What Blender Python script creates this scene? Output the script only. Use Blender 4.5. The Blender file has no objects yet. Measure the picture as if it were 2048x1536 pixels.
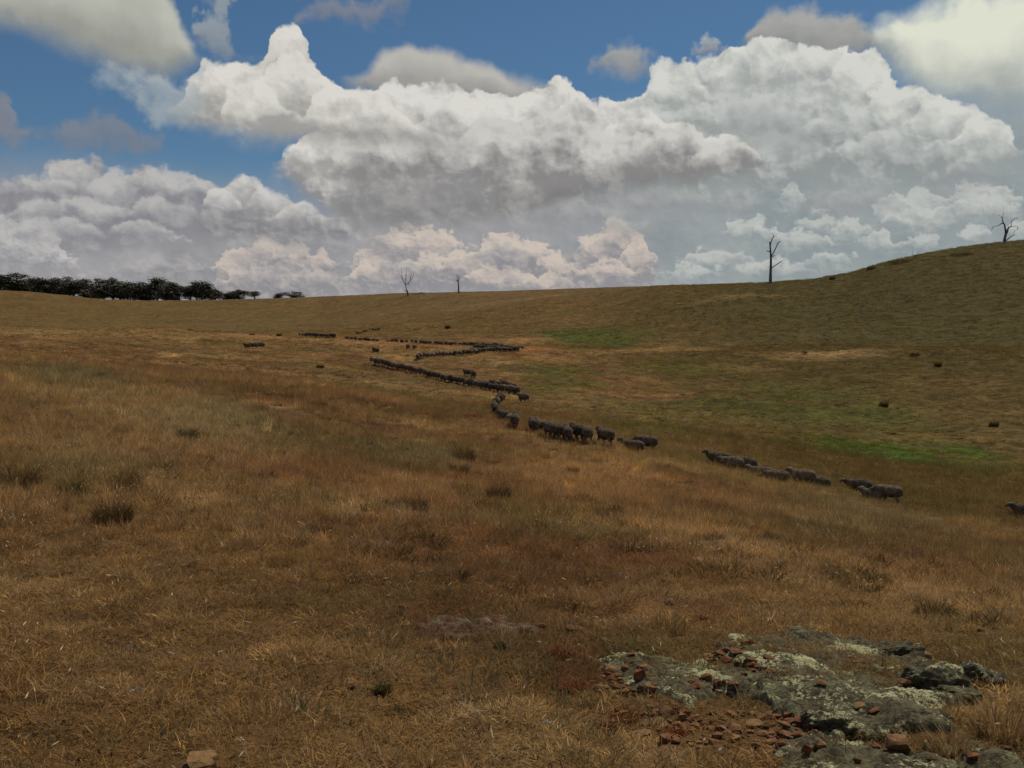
import bpy, bmesh, math, random
import numpy as np
from mathutils import Vector, Matrix

R = math.radians
scn = bpy.context.scene
COL = scn.collection
rng = np.random.default_rng(7)
rnd = random.Random(11)

# ------------------------------------------------------------------ camera
EYE = 1.6
FPX = 2054.0                       # focal length in pixels of the 2048 px frame
PITCH = math.atan((768 - 690) / FPX)
cam_d = bpy.data.cameras.new('camera')
cam_d.sensor_width = 36.0
cam_d.lens = 36.0 * FPX / 2048.0
cam_d.clip_start = 0.1
cam_d.clip_end = 6000
cam = bpy.data.objects.new('camera', cam_d)
cam.location = (0, 0, EYE)
cam.rotation_euler = (math.pi / 2 - PITCH, 0, 0)
COL.objects.link(cam)
scn.camera = cam

SUN_EL, SUN_AZ = 58.0, 48.0        # azimuth clockwise from +Y (the view direction)


def ray(px, py):
    xc = (px - 1024) / FPX
    yc = (768 - py) / FPX
    return np.array([xc, math.cos(PITCH) + math.sin(PITCH) * yc, -math.sin(PITCH) + math.cos(PITCH) * yc])


def px2sky(px, py):
    x, y, z = ray(px, py)
    return math.degrees(math.atan2(x, y)), math.degrees(math.atan2(z, math.hypot(x, y)))


# ------------------------------------------------------------------ sky
world = bpy.data.worlds.new('World')
scn.world = world
world.use_nodes = True
world.cycles.sampling_method = 'MANUAL'
world.cycles.sample_map_resolution = 512


class NB:
    """small node builder"""
    def __init__(self, tree):
        self.t = tree
        tree.nodes.clear()

    def n(self, typ, **kw):
        nd = self.t.nodes.new(typ)
        for k, v in kw.items():
            setattr(nd, k, v)
        return nd

    def put(self, sock, v):
        if isinstance(v, bpy.types.NodeSocket):
            self.t.links.new(v, sock)
        elif v is not None:
            if isinstance(v, (tuple, list)) and len(v) == 3 and sock.type == 'RGBA':
                v = (*v, 1)
            sock.default_value = v

    def m(self, op, a, b=None, c=None, clamp=False):
        nd = self.n('ShaderNodeMath', operation=op, use_clamp=clamp)
        for i, v in enumerate((a, b, c)):
            if v is not None:
                self.put(nd.inputs[i], v)
        return nd.outputs[0]

    def vm(self, op, a, b=None, s=None):
        nd = self.n('ShaderNodeVectorMath', operation=op)
        self.put(nd.inputs[0], a)
        if b is not None:
            self.put(nd.inputs[1], b)
        if s is not None:
            self.put(nd.inputs['Scale'], s)
        return nd.outputs[0]

    def xyz(self, x, y, z=0.0):
        nd = self.n('ShaderNodeCombineXYZ')
        for i, v in enumerate((x, y, z)):
            self.put(nd.inputs[i], v)
        return nd.outputs[0]

    def sep(self, v):
        nd = self.n('ShaderNodeSeparateXYZ')
        self.put(nd.inputs[0], v)
        return nd.outputs

    def sstep(self, v, a, b, to0=0.0, to1=1.0, smooth=True):
        nd = self.n('ShaderNodeMapRange', interpolation_type='SMOOTHSTEP' if smooth else 'LINEAR')
        for i, x in enumerate((v, a, b, to0, to1)):
            self.put(nd.inputs[i], x)
        return nd.outputs[0]

    def mix(self, f, a, b, blend='MIX'):
        nd = self.n('ShaderNodeMix', data_type='RGBA', blend_type=blend)
        self.put(nd.inputs[0], f)
        self.put(nd.inputs[6], a)
        self.put(nd.inputs[7], b)
        return nd.outputs[2]

    def noise(self, vec, scale=1.0, detail=4.0, rough=0.5, dist=0.0, dim='3D', lac=2.0):
        nd = self.n('ShaderNodeTexNoise', noise_dimensions=dim)
        self.put(nd.inputs['Vector'], vec)
        nd.inputs['Scale'].default_value = scale
        nd.inputs['Detail'].default_value = detail
        nd.inputs['Roughness'].default_value = rough
        nd.inputs['Lacunarity'].default_value = lac
        nd.inputs['Distortion'].default_value = dist
        return nd

    def voro(self, vec, scale, detail=2.0, rough=0.5, smooth=0.6, dim='2D'):
        nd = self.n('ShaderNodeTexVoronoi', voronoi_dimensions=dim, feature='SMOOTH_F1' if smooth else 'F1')
        self.put(nd.inputs['Vector'], vec)
        nd.inputs['Scale'].default_value = scale
        nd.inputs['Detail'].default_value = detail
        nd.inputs['Roughness'].default_value = rough
        if smooth:
            nd.inputs['Smoothness'].default_value = smooth
        nd.normalize = True
        return nd.outputs['Distance']

    def curve(self, fac, pts):
        nd = self.n('ShaderNodeFloatCurve')
        c = nd.mapping.curves[0]
        while len(c.points) > 2:
            c.points.remove(c.points[1])
        c.points[0].location = pts[0]
        c.points[1].location = pts[-1]
        for p in pts[1:-1]:
            c.points.new(*p)
        nd.mapping.use_clip = False
        nd.mapping.update()
        self.put(nd.inputs['Factor'], 1.0)
        self.put(nd.inputs['Value'], fac)
        return nd.outputs[0]


W = NB(world.node_tree)
CL = 10.0                           # cloud radiances are written for a Background strength of 0.1
geo = W.n('ShaderNodeTexCoord')
dx, dy, dz = W.sep(W.vm('NORMALIZE', geo.outputs['Generated']))
az = W.m('MULTIPLY', W.m('ARCTAN2', dx, dy), 180 / math.pi)
el = W.m('MULTIPLY', W.m('ARCSINE', dz), 180 / math.pi)
AE = W.xyz(az, el, 0.0)
sky = W.n('ShaderNodeTexSky', sky_type='NISHITA')
sky.sun_disc = False
sky.sun_elevation = R(SUN_EL)
sky.sun_rotation = R(SUN_AZ)
sky.altitude = 500
sky.air_density = 1.0
sky.dust_density = 0.4
sky.ozone_density = 2.0
cur = W.mix(1.0, sky.outputs[0], (0.345, 0.475, 0.545), 'MULTIPLY')


def rad(c, k=1.0):
    return tuple(x * CL * k for x in c)


# scattered cumulus over the whole sky outside the traced sector
gp = W.vm('DIVIDE', W.xyz(dx, dy, 0.0), W.xyz(W.m('ADD', W.m('MAXIMUM', dz, 0.0), 0.12), W.m('ADD', W.m('MAXIMUM', dz, 0.0), 0.12), 1.0))
g1 = W.noise(gp, 1.3, 7, 0.52, 0.2).outputs[0]
g2 = W.noise(W.vm('ADD', gp, (0.05, 0.06, 0)), 1.3, 7, 0.52, 0.2).outputs[0]
out_az = W.sstep(W.m('ABSOLUTE', az), 30.0, 38.0)
out_el = W.sstep(el, 19.5, 26.0)
outside = W.m('MAXIMUM', out_az, out_el)
ga = W.m('MULTIPLY', W.m('MULTIPLY', W.sstep(g1, 0.50, 0.60), outside), 0.92)
gl = W.m('ADD', 0.55, W.m('MULTIPLY', W.m('SUBTRACT', g1, g2), 5.0), clamp=True)
cur = W.mix(ga, cur, W.mix(gl, rad((0.26, 0.26, 0.27)), rad((0.62, 0.62, 0.60))))

SUND = (0.50, 0.86)                 # where the light comes from, in az / el


def field(scale, seed, flat=1.0):
    """shared billow field: warp in az, warp in el, fine mottling, puff height, relief lit from the sun"""
    P = W.vm('MULTIPLY_ADD', AE, (1.0, flat, 1.0))
    W.put(P.node.inputs[2], (seed * 17.3, seed * 9.1, 0.0))
    n = W.noise(P, 0.42 * scale, 4.5, 0.55, dim='2D')
    wc = W.vm('SUBTRACT', n.outputs['Color'], (0.5, 0.5, 0.5))
    wx, wy, _ = W.sep(wc)
    Q = W.vm('ADD', P, W.vm('SCALE', wc, s=1.5 / scale))
    off = 0.34 / scale
    Q2 = W.vm('ADD', Q, (SUND[0] * off, SUND[1] * off, 0.0))
    hs = []
    for q in (Q, Q2):
        d2 = W.voro(q, 0.80 * scale, 1.6, 0.55, 0.0)
        nz = W.noise(q, 0.55 * scale, 2.0, 0.5, dim='2D').outputs[0]
        hs.append(W.m('MULTIPLY_ADD', nz, 0.9, W.m('MULTIPLY_ADD', W.m('MULTIPLY', d2, d2), -0.75, -0.03)))
    fn = W.m('SUBTRACT', n.outputs[0], 0.5)
    rel = W.m('SUBTRACT', hs[0], hs[1])
    return wx, wy, fn, W.m('SUBTRACT', hs[0], 0.22), rel


def blend(a, b, k):
    return tuple(W.m('MULTIPLY_ADD', y, k_, x) for x, y, k_ in zip(a, b, k))


_f = field(0.62, 1.0), field(1.05, 2.0), field(2.3, 3.0, 1.3)
FIELDS = [(0.62, _f[0]), (1.05, blend(_f[1], _f[2], (0.22, 0.22, 0.40, 0.28, 0.42))), (2.1, _f[2])]


# grey veil of far cloud towards the horizon
vn = W.noise(AE, 0.10, 5, 0.55).outputs[0]
vel = W.m('ADD', W.m('SUBTRACT', el, W.m('MULTIPLY', W.sstep(az, -12.0, -3.0), 3.6)), W.m('MULTIPLY', W.m('SUBTRACT', vn, 0.5), 4.0))
veil = W.m('MULTIPLY', W.sstep(vel, 10.2, 6.0), 0.95)
vsh = W.m('MULTIPLY_ADD', FIELDS[1][1][4], 0.5, W.m('MULTIPLY_ADD', FIELDS[2][1][4], 0.30, W.m('MULTIPLY_ADD', FIELDS[0][1][2], 1.5, W.m('MULTIPLY_ADD', FIELDS[2][1][2], 0.5, 0.50))), clamp=True)
side = W.sstep(az, -2.0, 14.0)
vc = W.mix(vsh, W.mix(side, rad((0.275, 0.272, 0.285)), rad((0.230, 0.275, 0.290))), W.mix(side, rad((0.400, 0.385, 0.385)), rad((0.350, 0.375, 0.370))))
cur = W.mix(veil, cur, vc)


open_sky = cur                      # what the sky is wherever none of the single clouds below reaches


def bank(top, bot, scale=1.0, warp=0.5, edge=0.35, soft=1.2, lit=(0.62, 0.61, 0.58), dark=(0.27, 0.27, 0.275),
         relief=1.0, op=1.0, lo=0.0, gain=1.0, fine=0.3, mid=0.5):
    """one cloud: outlines of its top and of its base as (px, py) of the 2048 px frame"""
    global cur
    T = sorted(px2sky(*p) for p in top)
    B = sorted(px2sky(*p) for p in bot)
    u0 = min(T[0][0], B[0][0]) - 0.4
    u1 = max(T[-1][0], B[-1][0]) + 0.4
    v0 = min(min(v for _, v in T), min(v for _, v in B)) - 3.0
    v1 = max(max(v for _, v in T), max(v for _, v in B)) + 3.0
    nu = lambda u: (u - u0) / (u1 - u0)
    nv = lambda v: (v - v0) / (v1 - v0)
    g = bpy.data.node_groups.new('cloud', 'ShaderNodeTree')
    for nm, typ in (('cur', 'Color'), ('ae', 'Vector'), ('wx', 'Float'), ('wy', 'Float'), ('fn', 'Float'), ('puff', 'Float'), ('rel', 'Float')):
        g.interface.new_socket(nm, in_out='INPUT', socket_type='NodeSocket' + typ)
    g.interface.new_socket('out', in_out='OUTPUT', socket_type='NodeSocketColor')
    Q = NB(g)
    gi = Q.n('NodeGroupInput').outputs
    prev, wx, wy, fn, puff, rel = gi[0], gi[2], gi[3], gi[4], gi[5], gi[6]
    AEn = Q.vm('ADD', gi[1], Q.vm('SCALE', prev, s=1e-8))      # ties this cloud behind the ones before it
    azn, eln, _ = Q.sep(AEn)
    fu = Q.m('MULTIPLY_ADD', Q.m('MULTIPLY_ADD', wx, 4.2 * warp, azn), 1 / (u1 - u0), -u0 / (u1 - u0))
    wv = Q.m('MULTIPLY_ADD', wy, 4.2 * warp, eln)
    tv = Q.m('MULTIPLY_ADD', Q.curve(fu, [(0.0, nv(T[0][1]))] + [(nu(u), nv(v)) for u, v in T] + [(1.0, nv(T[-1][1]))]), v1 - v0, v0)
    bv = Q.m('MULTIPLY_ADD', Q.curve(fu, [(0.0, nv(B[0][1]))] + [(nu(u), nv(v)) for u, v in B] + [(1.0, nv(B[-1][1]))]), v1 - v0, v0)
    dt = Q.m('MULTIPLY_ADD', puff, warp * 3.2, Q.m('SUBTRACT', tv, wv))
    db = Q.m('SUBTRACT', wv, bv)
    a = Q.m('MULTIPLY', Q.sstep(dt, 0.0, edge), Q.sstep(db, -soft * 0.5, soft * 0.5))
    ew = min(0.4, 0.06 * max(1.0, edge * 8 / (u1 - u0)))
    su = Q.m('MULTIPLY', Q.sstep(fu, 0.0, ew), Q.sstep(fu, 1.0, 1 - ew))
    a = Q.m('MULTIPLY', Q.m('MULTIPLY', a, su), op)
    t = Q.m('DIVIDE', db, Q.m('MAXIMUM', Q.m('ADD', Q.m('SUBTRACT', tv, bv), 0.3), 0.6))
    sh = Q.m('MULTIPLY_ADD', rel, 1.25 * relief, Q.m('MULTIPLY_ADD', fn, fine * 2.2, Q.sstep(t, lo, lo + mid * 1.6, 0.0, gain)), clamp=True)
    go = Q.n('NodeGroupOutput')
    Q.put(go.inputs[0], Q.mix(a, prev, Q.mix(sh, rad(dark), rad(lit))))
    nd = W.n('ShaderNodeGroup')
    nd.node_tree = g
    fld = min(FIELDS, key=lambda f: abs(math.log(f[0] / scale)))[1]
    for s_, v in zip(nd.inputs, (cur, AE) + tuple(fld)):
        W.t.links.new(v, s_)
    cur = nd.outputs[0]


def puffs(lst, **kw):
    """small separate clouds: (cx, cy, half width, height up, height down)"""
    for cx, cy, w, h, d in lst:
        bank([(cx - w, cy), (cx - 0.55 * w, cy - 0.75 * h), (cx, cy - h), (cx + 0.6 * w, cy - 0.62 * h), (cx + w, cy)],
             [(cx - w, cy + 0.1 * d), (cx, cy + d), (cx + w, cy + 0.1 * d)], **kw)


lumps = lambda L: [(x, y, w, y - t, (y - t) * 0.55) for x, y, t, w in L]
LUMP = dict(scale=1.05, warp=0.36, edge=0.3, soft=2.4, relief=0.95, fine=0.75, mid=0.50, gain=0.95)
FAR = dict(scale=2.1, warp=0.30, edge=0.25, soft=1.5, relief=0.9, fine=0.5, mid=0.45, gain=1.0)
# --- far, low clouds over the ridge
PEACH = dict(lit=(0.58, 0.51, 0.45), dark=(0.28, 0.275, 0.295), warp=0.34, edge=0.25, soft=1.6, relief=1.5, fine=0.8, scale=2.1, gain=0.75, lo=0.1)
bank([(405, 590), (440, 545), (480, 505), (525, 478), (565, 480), (600, 512), (645, 508), (668, 545), (690, 590)], [(405, 605), (540, 612), (690, 605)], op=0.9, **PEACH)
bank([(690, 560), (735, 500), (790, 462), (850, 455), (900, 470), (950, 500), (1000, 468), (1060, 476), (1110, 505), (1150, 535), (1180, 575)],
     [(690, 590), (900, 590), (1180, 580)], op=0.9, **PEACH)
bank([(1150, 520), (1185, 470), (1235, 443), (1275, 465), (1300, 520), (1310, 560)], [(1150, 570), (1230, 585), (1310, 572)], op=0.85, **PEACH)
puffs(lumps([(470, 545, 500, 55), (530, 515, 474, 60), (585, 520, 480, 50), (640, 535, 505, 45), (500, 570, 540, 75), (610, 570, 540, 70), (740, 535, 492, 50), (795, 500, 460, 55), (870, 500, 455, 60),
             (760, 560, 525, 80), (850, 550, 510, 75), (930, 540, 495, 60), (995, 510, 466, 50), (1060, 520, 476, 60), (1110, 545, 505, 50), (1000, 565, 530, 90), (1100, 575, 548, 80), (1185, 510, 470, 40), (1238, 490, 441, 48), (1275, 525, 478, 40), (1220, 555, 520, 80)]),
      lit=(0.60, 0.52, 0.455), dark=(0.27, 0.265, 0.285), op=0.88, **FAR)
puffs(lumps([(1585, 408, 368, 40), (1790, 430, 388, 60), (1850, 425, 382, 60), (1900, 440, 408, 50), (1840, 450, 415, 90), (1950, 405, 366, 60), (2010, 410, 376, 60), (1970, 430, 395, 90), (1500, 465, 438, 60), (1545, 475, 450, 50), (1640, 455, 425, 60), (1700, 470, 440, 60),
             (1600, 490, 462, 80), (1760, 490, 462, 50), (1840, 495, 470, 50), (1955, 480, 448, 40), (2035, 478, 440, 30), (1440, 530, 500, 90), (1560, 545, 520, 90), (1380, 555, 530, 80), (1660, 530, 508, 70)]),
      lit=(0.52, 0.535, 0.505), dark=(0.28, 0.315, 0.325), op=0.8, **FAR)
puffs([(1330, 402, 120, 26, 20), (1120, 425, 170, 26, 22), (1250, 455, 70, 22, 18), (1480, 400, 60, 26, 16), (1690, 400, 110, 30, 20), (1900, 352, 100, 26, 18), (1560, 350, 110, 24, 22)],
      scale=1.05, warp=0.4, edge=0.7, soft=1.4, relief=1.0, op=0.7, lit=(0.44, 0.435, 0.42), dark=(0.27, 0.275, 0.285), fine=0.6)
puffs([(560, 560, 120, 30, 22), (330, 545, 120, 34, 24), (120, 560, 130, 30, 22), (820, 545, 90, 30, 18), (1010, 520, 70, 30, 18)],
      scale=2.0, warp=0.36, edge=0.5, soft=1.2, relief=1.2, op=0.75, lit=(0.43, 0.41, 0.40), dark=(0.25, 0.25, 0.27), fine=0.6)
# --- left bank
bank([(-60, 380), (20, 362), (80, 352), (125, 318), (180, 316), (225, 345), (290, 332), (345, 342), (400, 372), (455, 372), (540, 405), (620, 425), (700, 445), (780, 470)],
     [(-60, 500), (150, 490), (350, 480), (550, 480), (780, 490)], scale=1.05, warp=0.5, edge=0.6, soft=3.2, relief=1.5,
     lit=(0.45, 0.44, 0.43), dark=(0.235, 0.235, 0.26), fine=0.9, lo=0.1, gain=0.7)
bank([(405, 420), (440, 378), (470, 356), (505, 362), (545, 392), (600, 412), (650, 432), (700, 452)],
     [(405, 462), (520, 474), (620, 470), (700, 474)], scale=1.05, warp=0.3, edge=0.3, soft=1.2, relief=1.0,
     lit=(0.54, 0.525, 0.50), dark=(0.215, 0.215, 0.23), fine=0.4, lo=0.05)
bank([(-80, 420), (0, 425), (45, 445), (95, 468), (130, 500), (150, 530)], [(-80, 545), (40, 550), (150, 545)], scale=2.1, warp=0.36,
     edge=0.3, soft=1.6, relief=1.2, lit=(0.53, 0.52, 0.50), dark=(0.29, 0.285, 0.305), fine=0.6)
bank([(235, 470), (275, 450), (320, 440), (350, 458), (375, 480)], [(235, 484), (310, 496), (375, 488)], scale=2.0, warp=0.4, edge=0.5, soft=0.8,
     relief=0.9, lit=(0.54, 0.515, 0.48), dark=(0.30, 0.295, 0.31), op=0.85)
puffs(lumps([(150, 362, 314, 65), (90, 388, 348, 75), (25, 388, 356, 65), (240, 384, 338, 75), (335, 388, 330, 80), (405, 396, 366, 50), (200, 428, 388, 95), (320, 432, 396, 95), (70, 440, 404, 95), (130, 470, 436, 90), (260, 470, 440, 80)]),
      scale=1.05, warp=0.34, edge=0.35, soft=2.2, relief=0.9, op=0.8, lit=(0.49, 0.48, 0.465), dark=(0.235, 0.235, 0.26), fine=0.5)
puffs(lumps([(478, 395, 354, 50), (535, 412, 382, 60), (595, 436, 406, 65), (655, 446, 428, 60), (440, 414, 374, 45)]),
      scale=1.05, warp=0.30, edge=0.3, soft=1.6, relief=0.9, op=0.85, lit=(0.60, 0.585, 0.555), dark=(0.235, 0.235, 0.25), fine=0.4)
# --- soft grey cloud behind the centre
bank([(690, 158), (745, 122), (800, 84), (850, 90), (905, 86), (950, 118), (1000, 134), (1050, 136), (1110, 172)],
     [(690, 172), (800, 190), (950, 200), (1110, 196)], scale=0.62, warp=0.34, edge=0.8, soft=1.2, relief=0.5,
     lit=(0.48, 0.465, 0.43), dark=(0.29, 0.285, 0.275), fine=0.35)
# --- top right: soft grey puff and the bright one beside it
bank([(1480, 78), (1525, 28), (1600, 8), (1680, 18), (1750, 48), (1800, 85)], [(1480, 92), (1600, 102), (1700, 104), (1800, 104)],
     scale=1.05, warp=0.36, edge=0.8, soft=1.2, relief=0.5, lit=(0.38, 0.385, 0.37), dark=(0.27, 0.275, 0.27), fine=0.35)
bank([(1740, 60), (1800, 28), (1880, 0), (1980, -30), (2100, -50), (2200, -30)], [(1740, 110), (1800, 165), (1900, 205), (2050, 235), (2200, 220)],
     scale=0.6, warp=0.6, edge=1.4, soft=3.6, relief=0.4, lit=(0.72, 0.735, 0.62), dark=(0.36, 0.39, 0.375), fine=0.4, mid=0.45)
# --- the right bank
bank([(1200, 215), (1260, 190), (1300, 165), (1330, 140), (1375, 128), (1405, 150), (1425, 108), (1480, 92), (1540, 84), (1600, 96), (1690, 92), (1750, 120),
      (1800, 175), (1850, 190), (1905, 200), (1955, 228), (1995, 262), (2040, 300)],
     [(1200, 330), (1350, 365), (1500, 372), (1650, 360), (1800, 350), (1920, 335), (2040, 318)],
     scale=1.05, warp=0.36, edge=0.22, soft=2.6, relief=1.25, lit=(0.68, 0.685, 0.635), dark=(0.30, 0.325, 0.32), fine=0.6, lo=0.0, gain=0.85)

puffs(lumps([(1440, 165, 104, 75), (1540, 150, 84, 95), (1640, 150, 90, 95), (1720, 180, 104, 85), (1352, 195, 126, 80), (1800, 240, 172, 95), (1905, 262, 198, 105), (1975, 298, 240, 75)]),
      lit=(0.64, 0.645, 0.60), dark=(0.33, 0.355, 0.35), op=0.9, **LUMP)
puffs(lumps([(1570, 240, 180, 125), (1690, 275, 215, 115), (1430, 265, 200, 95), (1300, 250, 195, 85), (1550, 320, 268, 140), (1790, 318, 262, 130), (1400, 330, 280, 110)]),
      lit=(0.55, 0.565, 0.54), dark=(0.26, 0.285, 0.285), op=0.85, **LUMP)
SHADE = dict(edge=2.2, soft=2.0, relief=0.6, fine=0.5, warp=0.5)
bank([(1400, 250), (1440, 195), (1500, 170), (1580, 180), (1640, 230), (1670, 280)], [(1400, 275), (1520, 300), (1670, 300)], scale=1.05, lit=(0.42, 0.44, 0.43), dark=(0.29, 0.315, 0.31), op=0.75, **SHADE)
# --- the long central bank
bank([(545, 335), (590, 285), (650, 262), (710, 272), (755, 235), (775, 172), (830, 164), (905, 168), (985, 186), (1060, 184), (1112, 166), (1155, 188),
      (1205, 198), (1260, 226), (1330, 255), (1400, 268), (1460, 282), (1520, 305)],
     [(545, 350), (620, 395), (700, 430), (820, 442), (950, 430), (1080, 408), (1220, 380), (1350, 350), (1450, 335), (1520, 325)],
     scale=1.05, warp=0.36, edge=0.22, soft=1.5, relief=1.15, lit=(0.66, 0.645, 0.605), dark=(0.27, 0.265, 0.265), fine=0.9, lo=0.02, gain=0.80, mid=0.50)
puffs(lumps([(830, 235, 164, 110), (925, 255, 184, 100), (1050, 250, 186, 115), (1122, 222, 164, 65), (1185, 252, 192, 95), (1290, 280, 222, 95), (660, 312, 264, 95), (602, 315, 282, 50)]),
      lit=(0.69, 0.675, 0.63), dark=(0.34, 0.33, 0.32), op=0.9, **LUMP)
puffs(lumps([(740, 340, 275, 90), (855, 330, 258, 105), (1000, 330, 242, 125), (1125, 318, 232, 125), (1235, 330, 262, 105), (1365, 312, 260, 95), (1455, 325, 285, 85)]),
      lit=(0.60, 0.585, 0.55), dark=(0.235, 0.23, 0.23), op=0.88, **LUMP)
bank([(630, 412), (700, 362), (780, 338), (860, 335), (930, 352), (985, 398)], [(630, 425), (720, 440), (830, 448), (985, 425)], scale=1.05, lit=(0.30, 0.295, 0.295), dark=(0.205, 0.20, 0.205), op=0.85, **SHADE)
bank([(940, 392), (1010, 352), (1090, 338), (1200, 332), (1300, 322), (1420, 305)], [(940, 405), (1080, 405), (1230, 380), (1330, 355), (1420, 330)], scale=1.05, lit=(0.27, 0.265, 0.26), dark=(0.175, 0.17, 0.17), op=0.9, **SHADE)
bank([(790, 262), (840, 225), (900, 215), (950, 250), (980, 290)], [(790, 285), (880, 310), (980, 305)], scale=1.05, lit=(0.50, 0.49, 0.47), dark=(0.33, 0.325, 0.32), op=0.55, **SHADE)
# --- the tower cloud
bank([(345, 215), (375, 168), (430, 136), (475, 122), (512, 126), (530, 88), (552, 52), (600, 54), (612, 100), (640, 132), (670, 165), (710, 178), (765, 192), (800, 214), (850, 250)],
     [(345, 232), (420, 246), (490, 258), (570, 272), (660, 272), (760, 284), (850, 278)], scale=1.05, warp=0.22, edge=0.25, soft=1.4, relief=0.55,
     lit=(0.69, 0.67, 0.615), dark=(0.28, 0.275, 0.265), fine=0.35, gain=0.95)
puffs(lumps([(430, 205, 130, 80), (582, 130, 50, 50), (590, 210, 108, 95), (695, 245, 175, 110), (505, 235, 160, 75)]),
      lit=(0.69, 0.675, 0.62), dark=(0.36, 0.35, 0.33), op=0.85, **LUMP)
# --- top left soft cloud, the lone puff and wisps
bank([(-80, -60), (100, -80), (250, -60), (335, -10), (365, 40), (395, 78), (420, 112)],
     [(-80, 0), (0, 28), (70, 62), (140, 82), (205, 116), (270, 138), (340, 140), (420, 124)], scale=0.62, warp=0.42, edge=1.2, soft=1.7, relief=0.4,
     lit=(0.49, 0.495, 0.435), dark=(0.30, 0.305, 0.275), fine=0.4)
bank([(1195, 115), (1220, 92), (1250, 80), (1280, 95), (1305, 122)], [(1195, 130), (1245, 148), (1305, 132)], scale=1.05, warp=0.45, edge=1.0, soft=1.0,
     relief=0.4, lit=(0.42, 0.42, 0.385), dark=(0.30, 0.30, 0.285), op=0.85)
WISP = dict(scale=1.05, warp=0.8, edge=1.3, soft=1.2, relief=0.3, fine=0.5)
bank([(385, 70), (410, 20), (440, 5), (470, 50), (490, 95)], [(385, 85), (440, 115), (490, 108)], op=0.6, lit=(0.40, 0.41, 0.39), dark=(0.28, 0.30, 0.30), **WISP)
bank([(200, 155), (260, 145), (330, 150), (390, 150)], [(200, 172), (280, 205), (340, 235), (390, 225)], op=0.75, lit=(0.42, 0.455, 0.465), dark=(0.30, 0.35, 0.38), **WISP)
bank([(110, 250), (180, 225), (250, 235), (310, 250)], [(110, 285), (220, 300), (310, 290)], op=0.6, lit=(0.25, 0.245, 0.255), dark=(0.21, 0.21, 0.225), **WISP)
bank([(-60, 170), (0, 175), (30, 210), (90, 255)], [(-60, 280), (20, 290), (90, 282)], op=0.65, lit=(0.27, 0.255, 0.26), dark=(0.23, 0.22, 0.23), **WISP)
bank([(600, 10), (660, -20), (740, -30), (800, -5)], [(600, 40), (700, 40), (800, 28)], op=0.55, lit=(0.30, 0.29, 0.29), dark=(0.25, 0.24, 0.25), **WISP)
bank([(1395, 90), (1412, 70), (1430, 78), (1440, 100)], [(1395, 105), (1440, 110)], scale=2.0, warp=0.25, edge=0.4, soft=0.6, op=0.7, lit=(0.5, 0.5, 0.49), dark=(0.3, 0.3, 0.3))

reach = W.m('MULTIPLY', W.m('MULTIPLY', W.m('LESS_THAN', W.m('ABSOLUTE', az), 36.0), W.m('LESS_THAN', el, 27.0)), W.m('GREATER_THAN', el, -6.0))
wo = W.n('ShaderNodeOutputWorld')
ms = W.n('ShaderNodeMixShader')
W.put(ms.inputs[0], reach)
for k_, c_ in ((1, open_sky), (2, cur)):
    bg = W.n('ShaderNodeBackground')
    W.put(bg.inputs['Color'], c_)
    bg.inputs['Strength'].default_value = 0.1
    W.t.links.new(bg.outputs[0], ms.inputs[k_])
W.t.links.new(ms.outputs[0], wo.inputs['Surface'])

# ------------------------------------------------------------------ sun, exposure
sun_d = bpy.data.lights.new('sun', 'SUN')
sun_d.energy = 3.3
sun_d.angle = R(0.53)
sun_d.color = (1.0, 0.92, 0.79)
sun = bpy.data.objects.new('sun', sun_d)
sv = Vector((math.sin(R(SUN_AZ)) * math.cos(R(SUN_EL)), math.cos(R(SUN_AZ)) * math.cos(R(SUN_EL)), math.sin(R(SUN_EL))))
sun.rotation_euler = sv.to_track_quat('Z', 'Y').to_euler()
sun.location = sv * 300
COL.objects.link(sun)
scn.view_settings.view_transform = 'Standard'
scn.view_settings.look = 'None'
scn.view_settings.exposure = 0.0
scn.view_settings.gamma = 1.0
scn.view_settings.use_curve_mapping = False
scn.cycles.max_bounces = 4
scn.cycles.diffuse_bounces = 2
scn.cycles.glossy_bounces = 1
scn.cycles.transmission_bounces = 2

# ------------------------------------------------------------------ noise in numpy
def _hash(ix, iy, s):
    h = (ix.astype(np.int64) * 374761393 + iy.astype(np.int64) * 668265263 + s * 2147483647) & 0xffffffff
    h = ((h ^ (h >> 13)) * 1274126177) & 0xffffffff
    h = h ^ (h >> 16)
    return (h & 0xffff) / 65535.0


def vnoise(x, y, s=0):
    x = np.asarray(x, float)
    y = np.asarray(y, float)
    ix, iy = np.floor(x), np.floor(y)
    fx, fy = x - ix, y - iy
    fx = fx * fx * fx * (fx * (fx * 6 - 15) + 10)
    fy = fy * fy * fy * (fy * (fy * 6 - 15) + 10)
    a, b = _hash(ix, iy, s), _hash(ix + 1, iy, s)
    c, d = _hash(ix, iy + 1, s), _hash(ix + 1, iy + 1, s)
    return (a + (b - a) * fx) * (1 - fy) + (c + (d - c) * fx) * fy


def fbm(x, y, s=0, octv=4, gain=0.5):
    t, amp, tot = 0, 1.0, 0
    for o in range(octv):
        t = t + amp * vnoise(x * 2.0 ** o + 13.7 * o, y * 2.0 ** o - 7.3 * o, s + o * 31)
        tot += amp
        amp *= gain
    return t / tot


def sst(a, b, x):
    t = np.clip((np.asarray(x, float) - a) / (b - a), 0, 1)
    return t * t * (3 - 2 * t)


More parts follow.
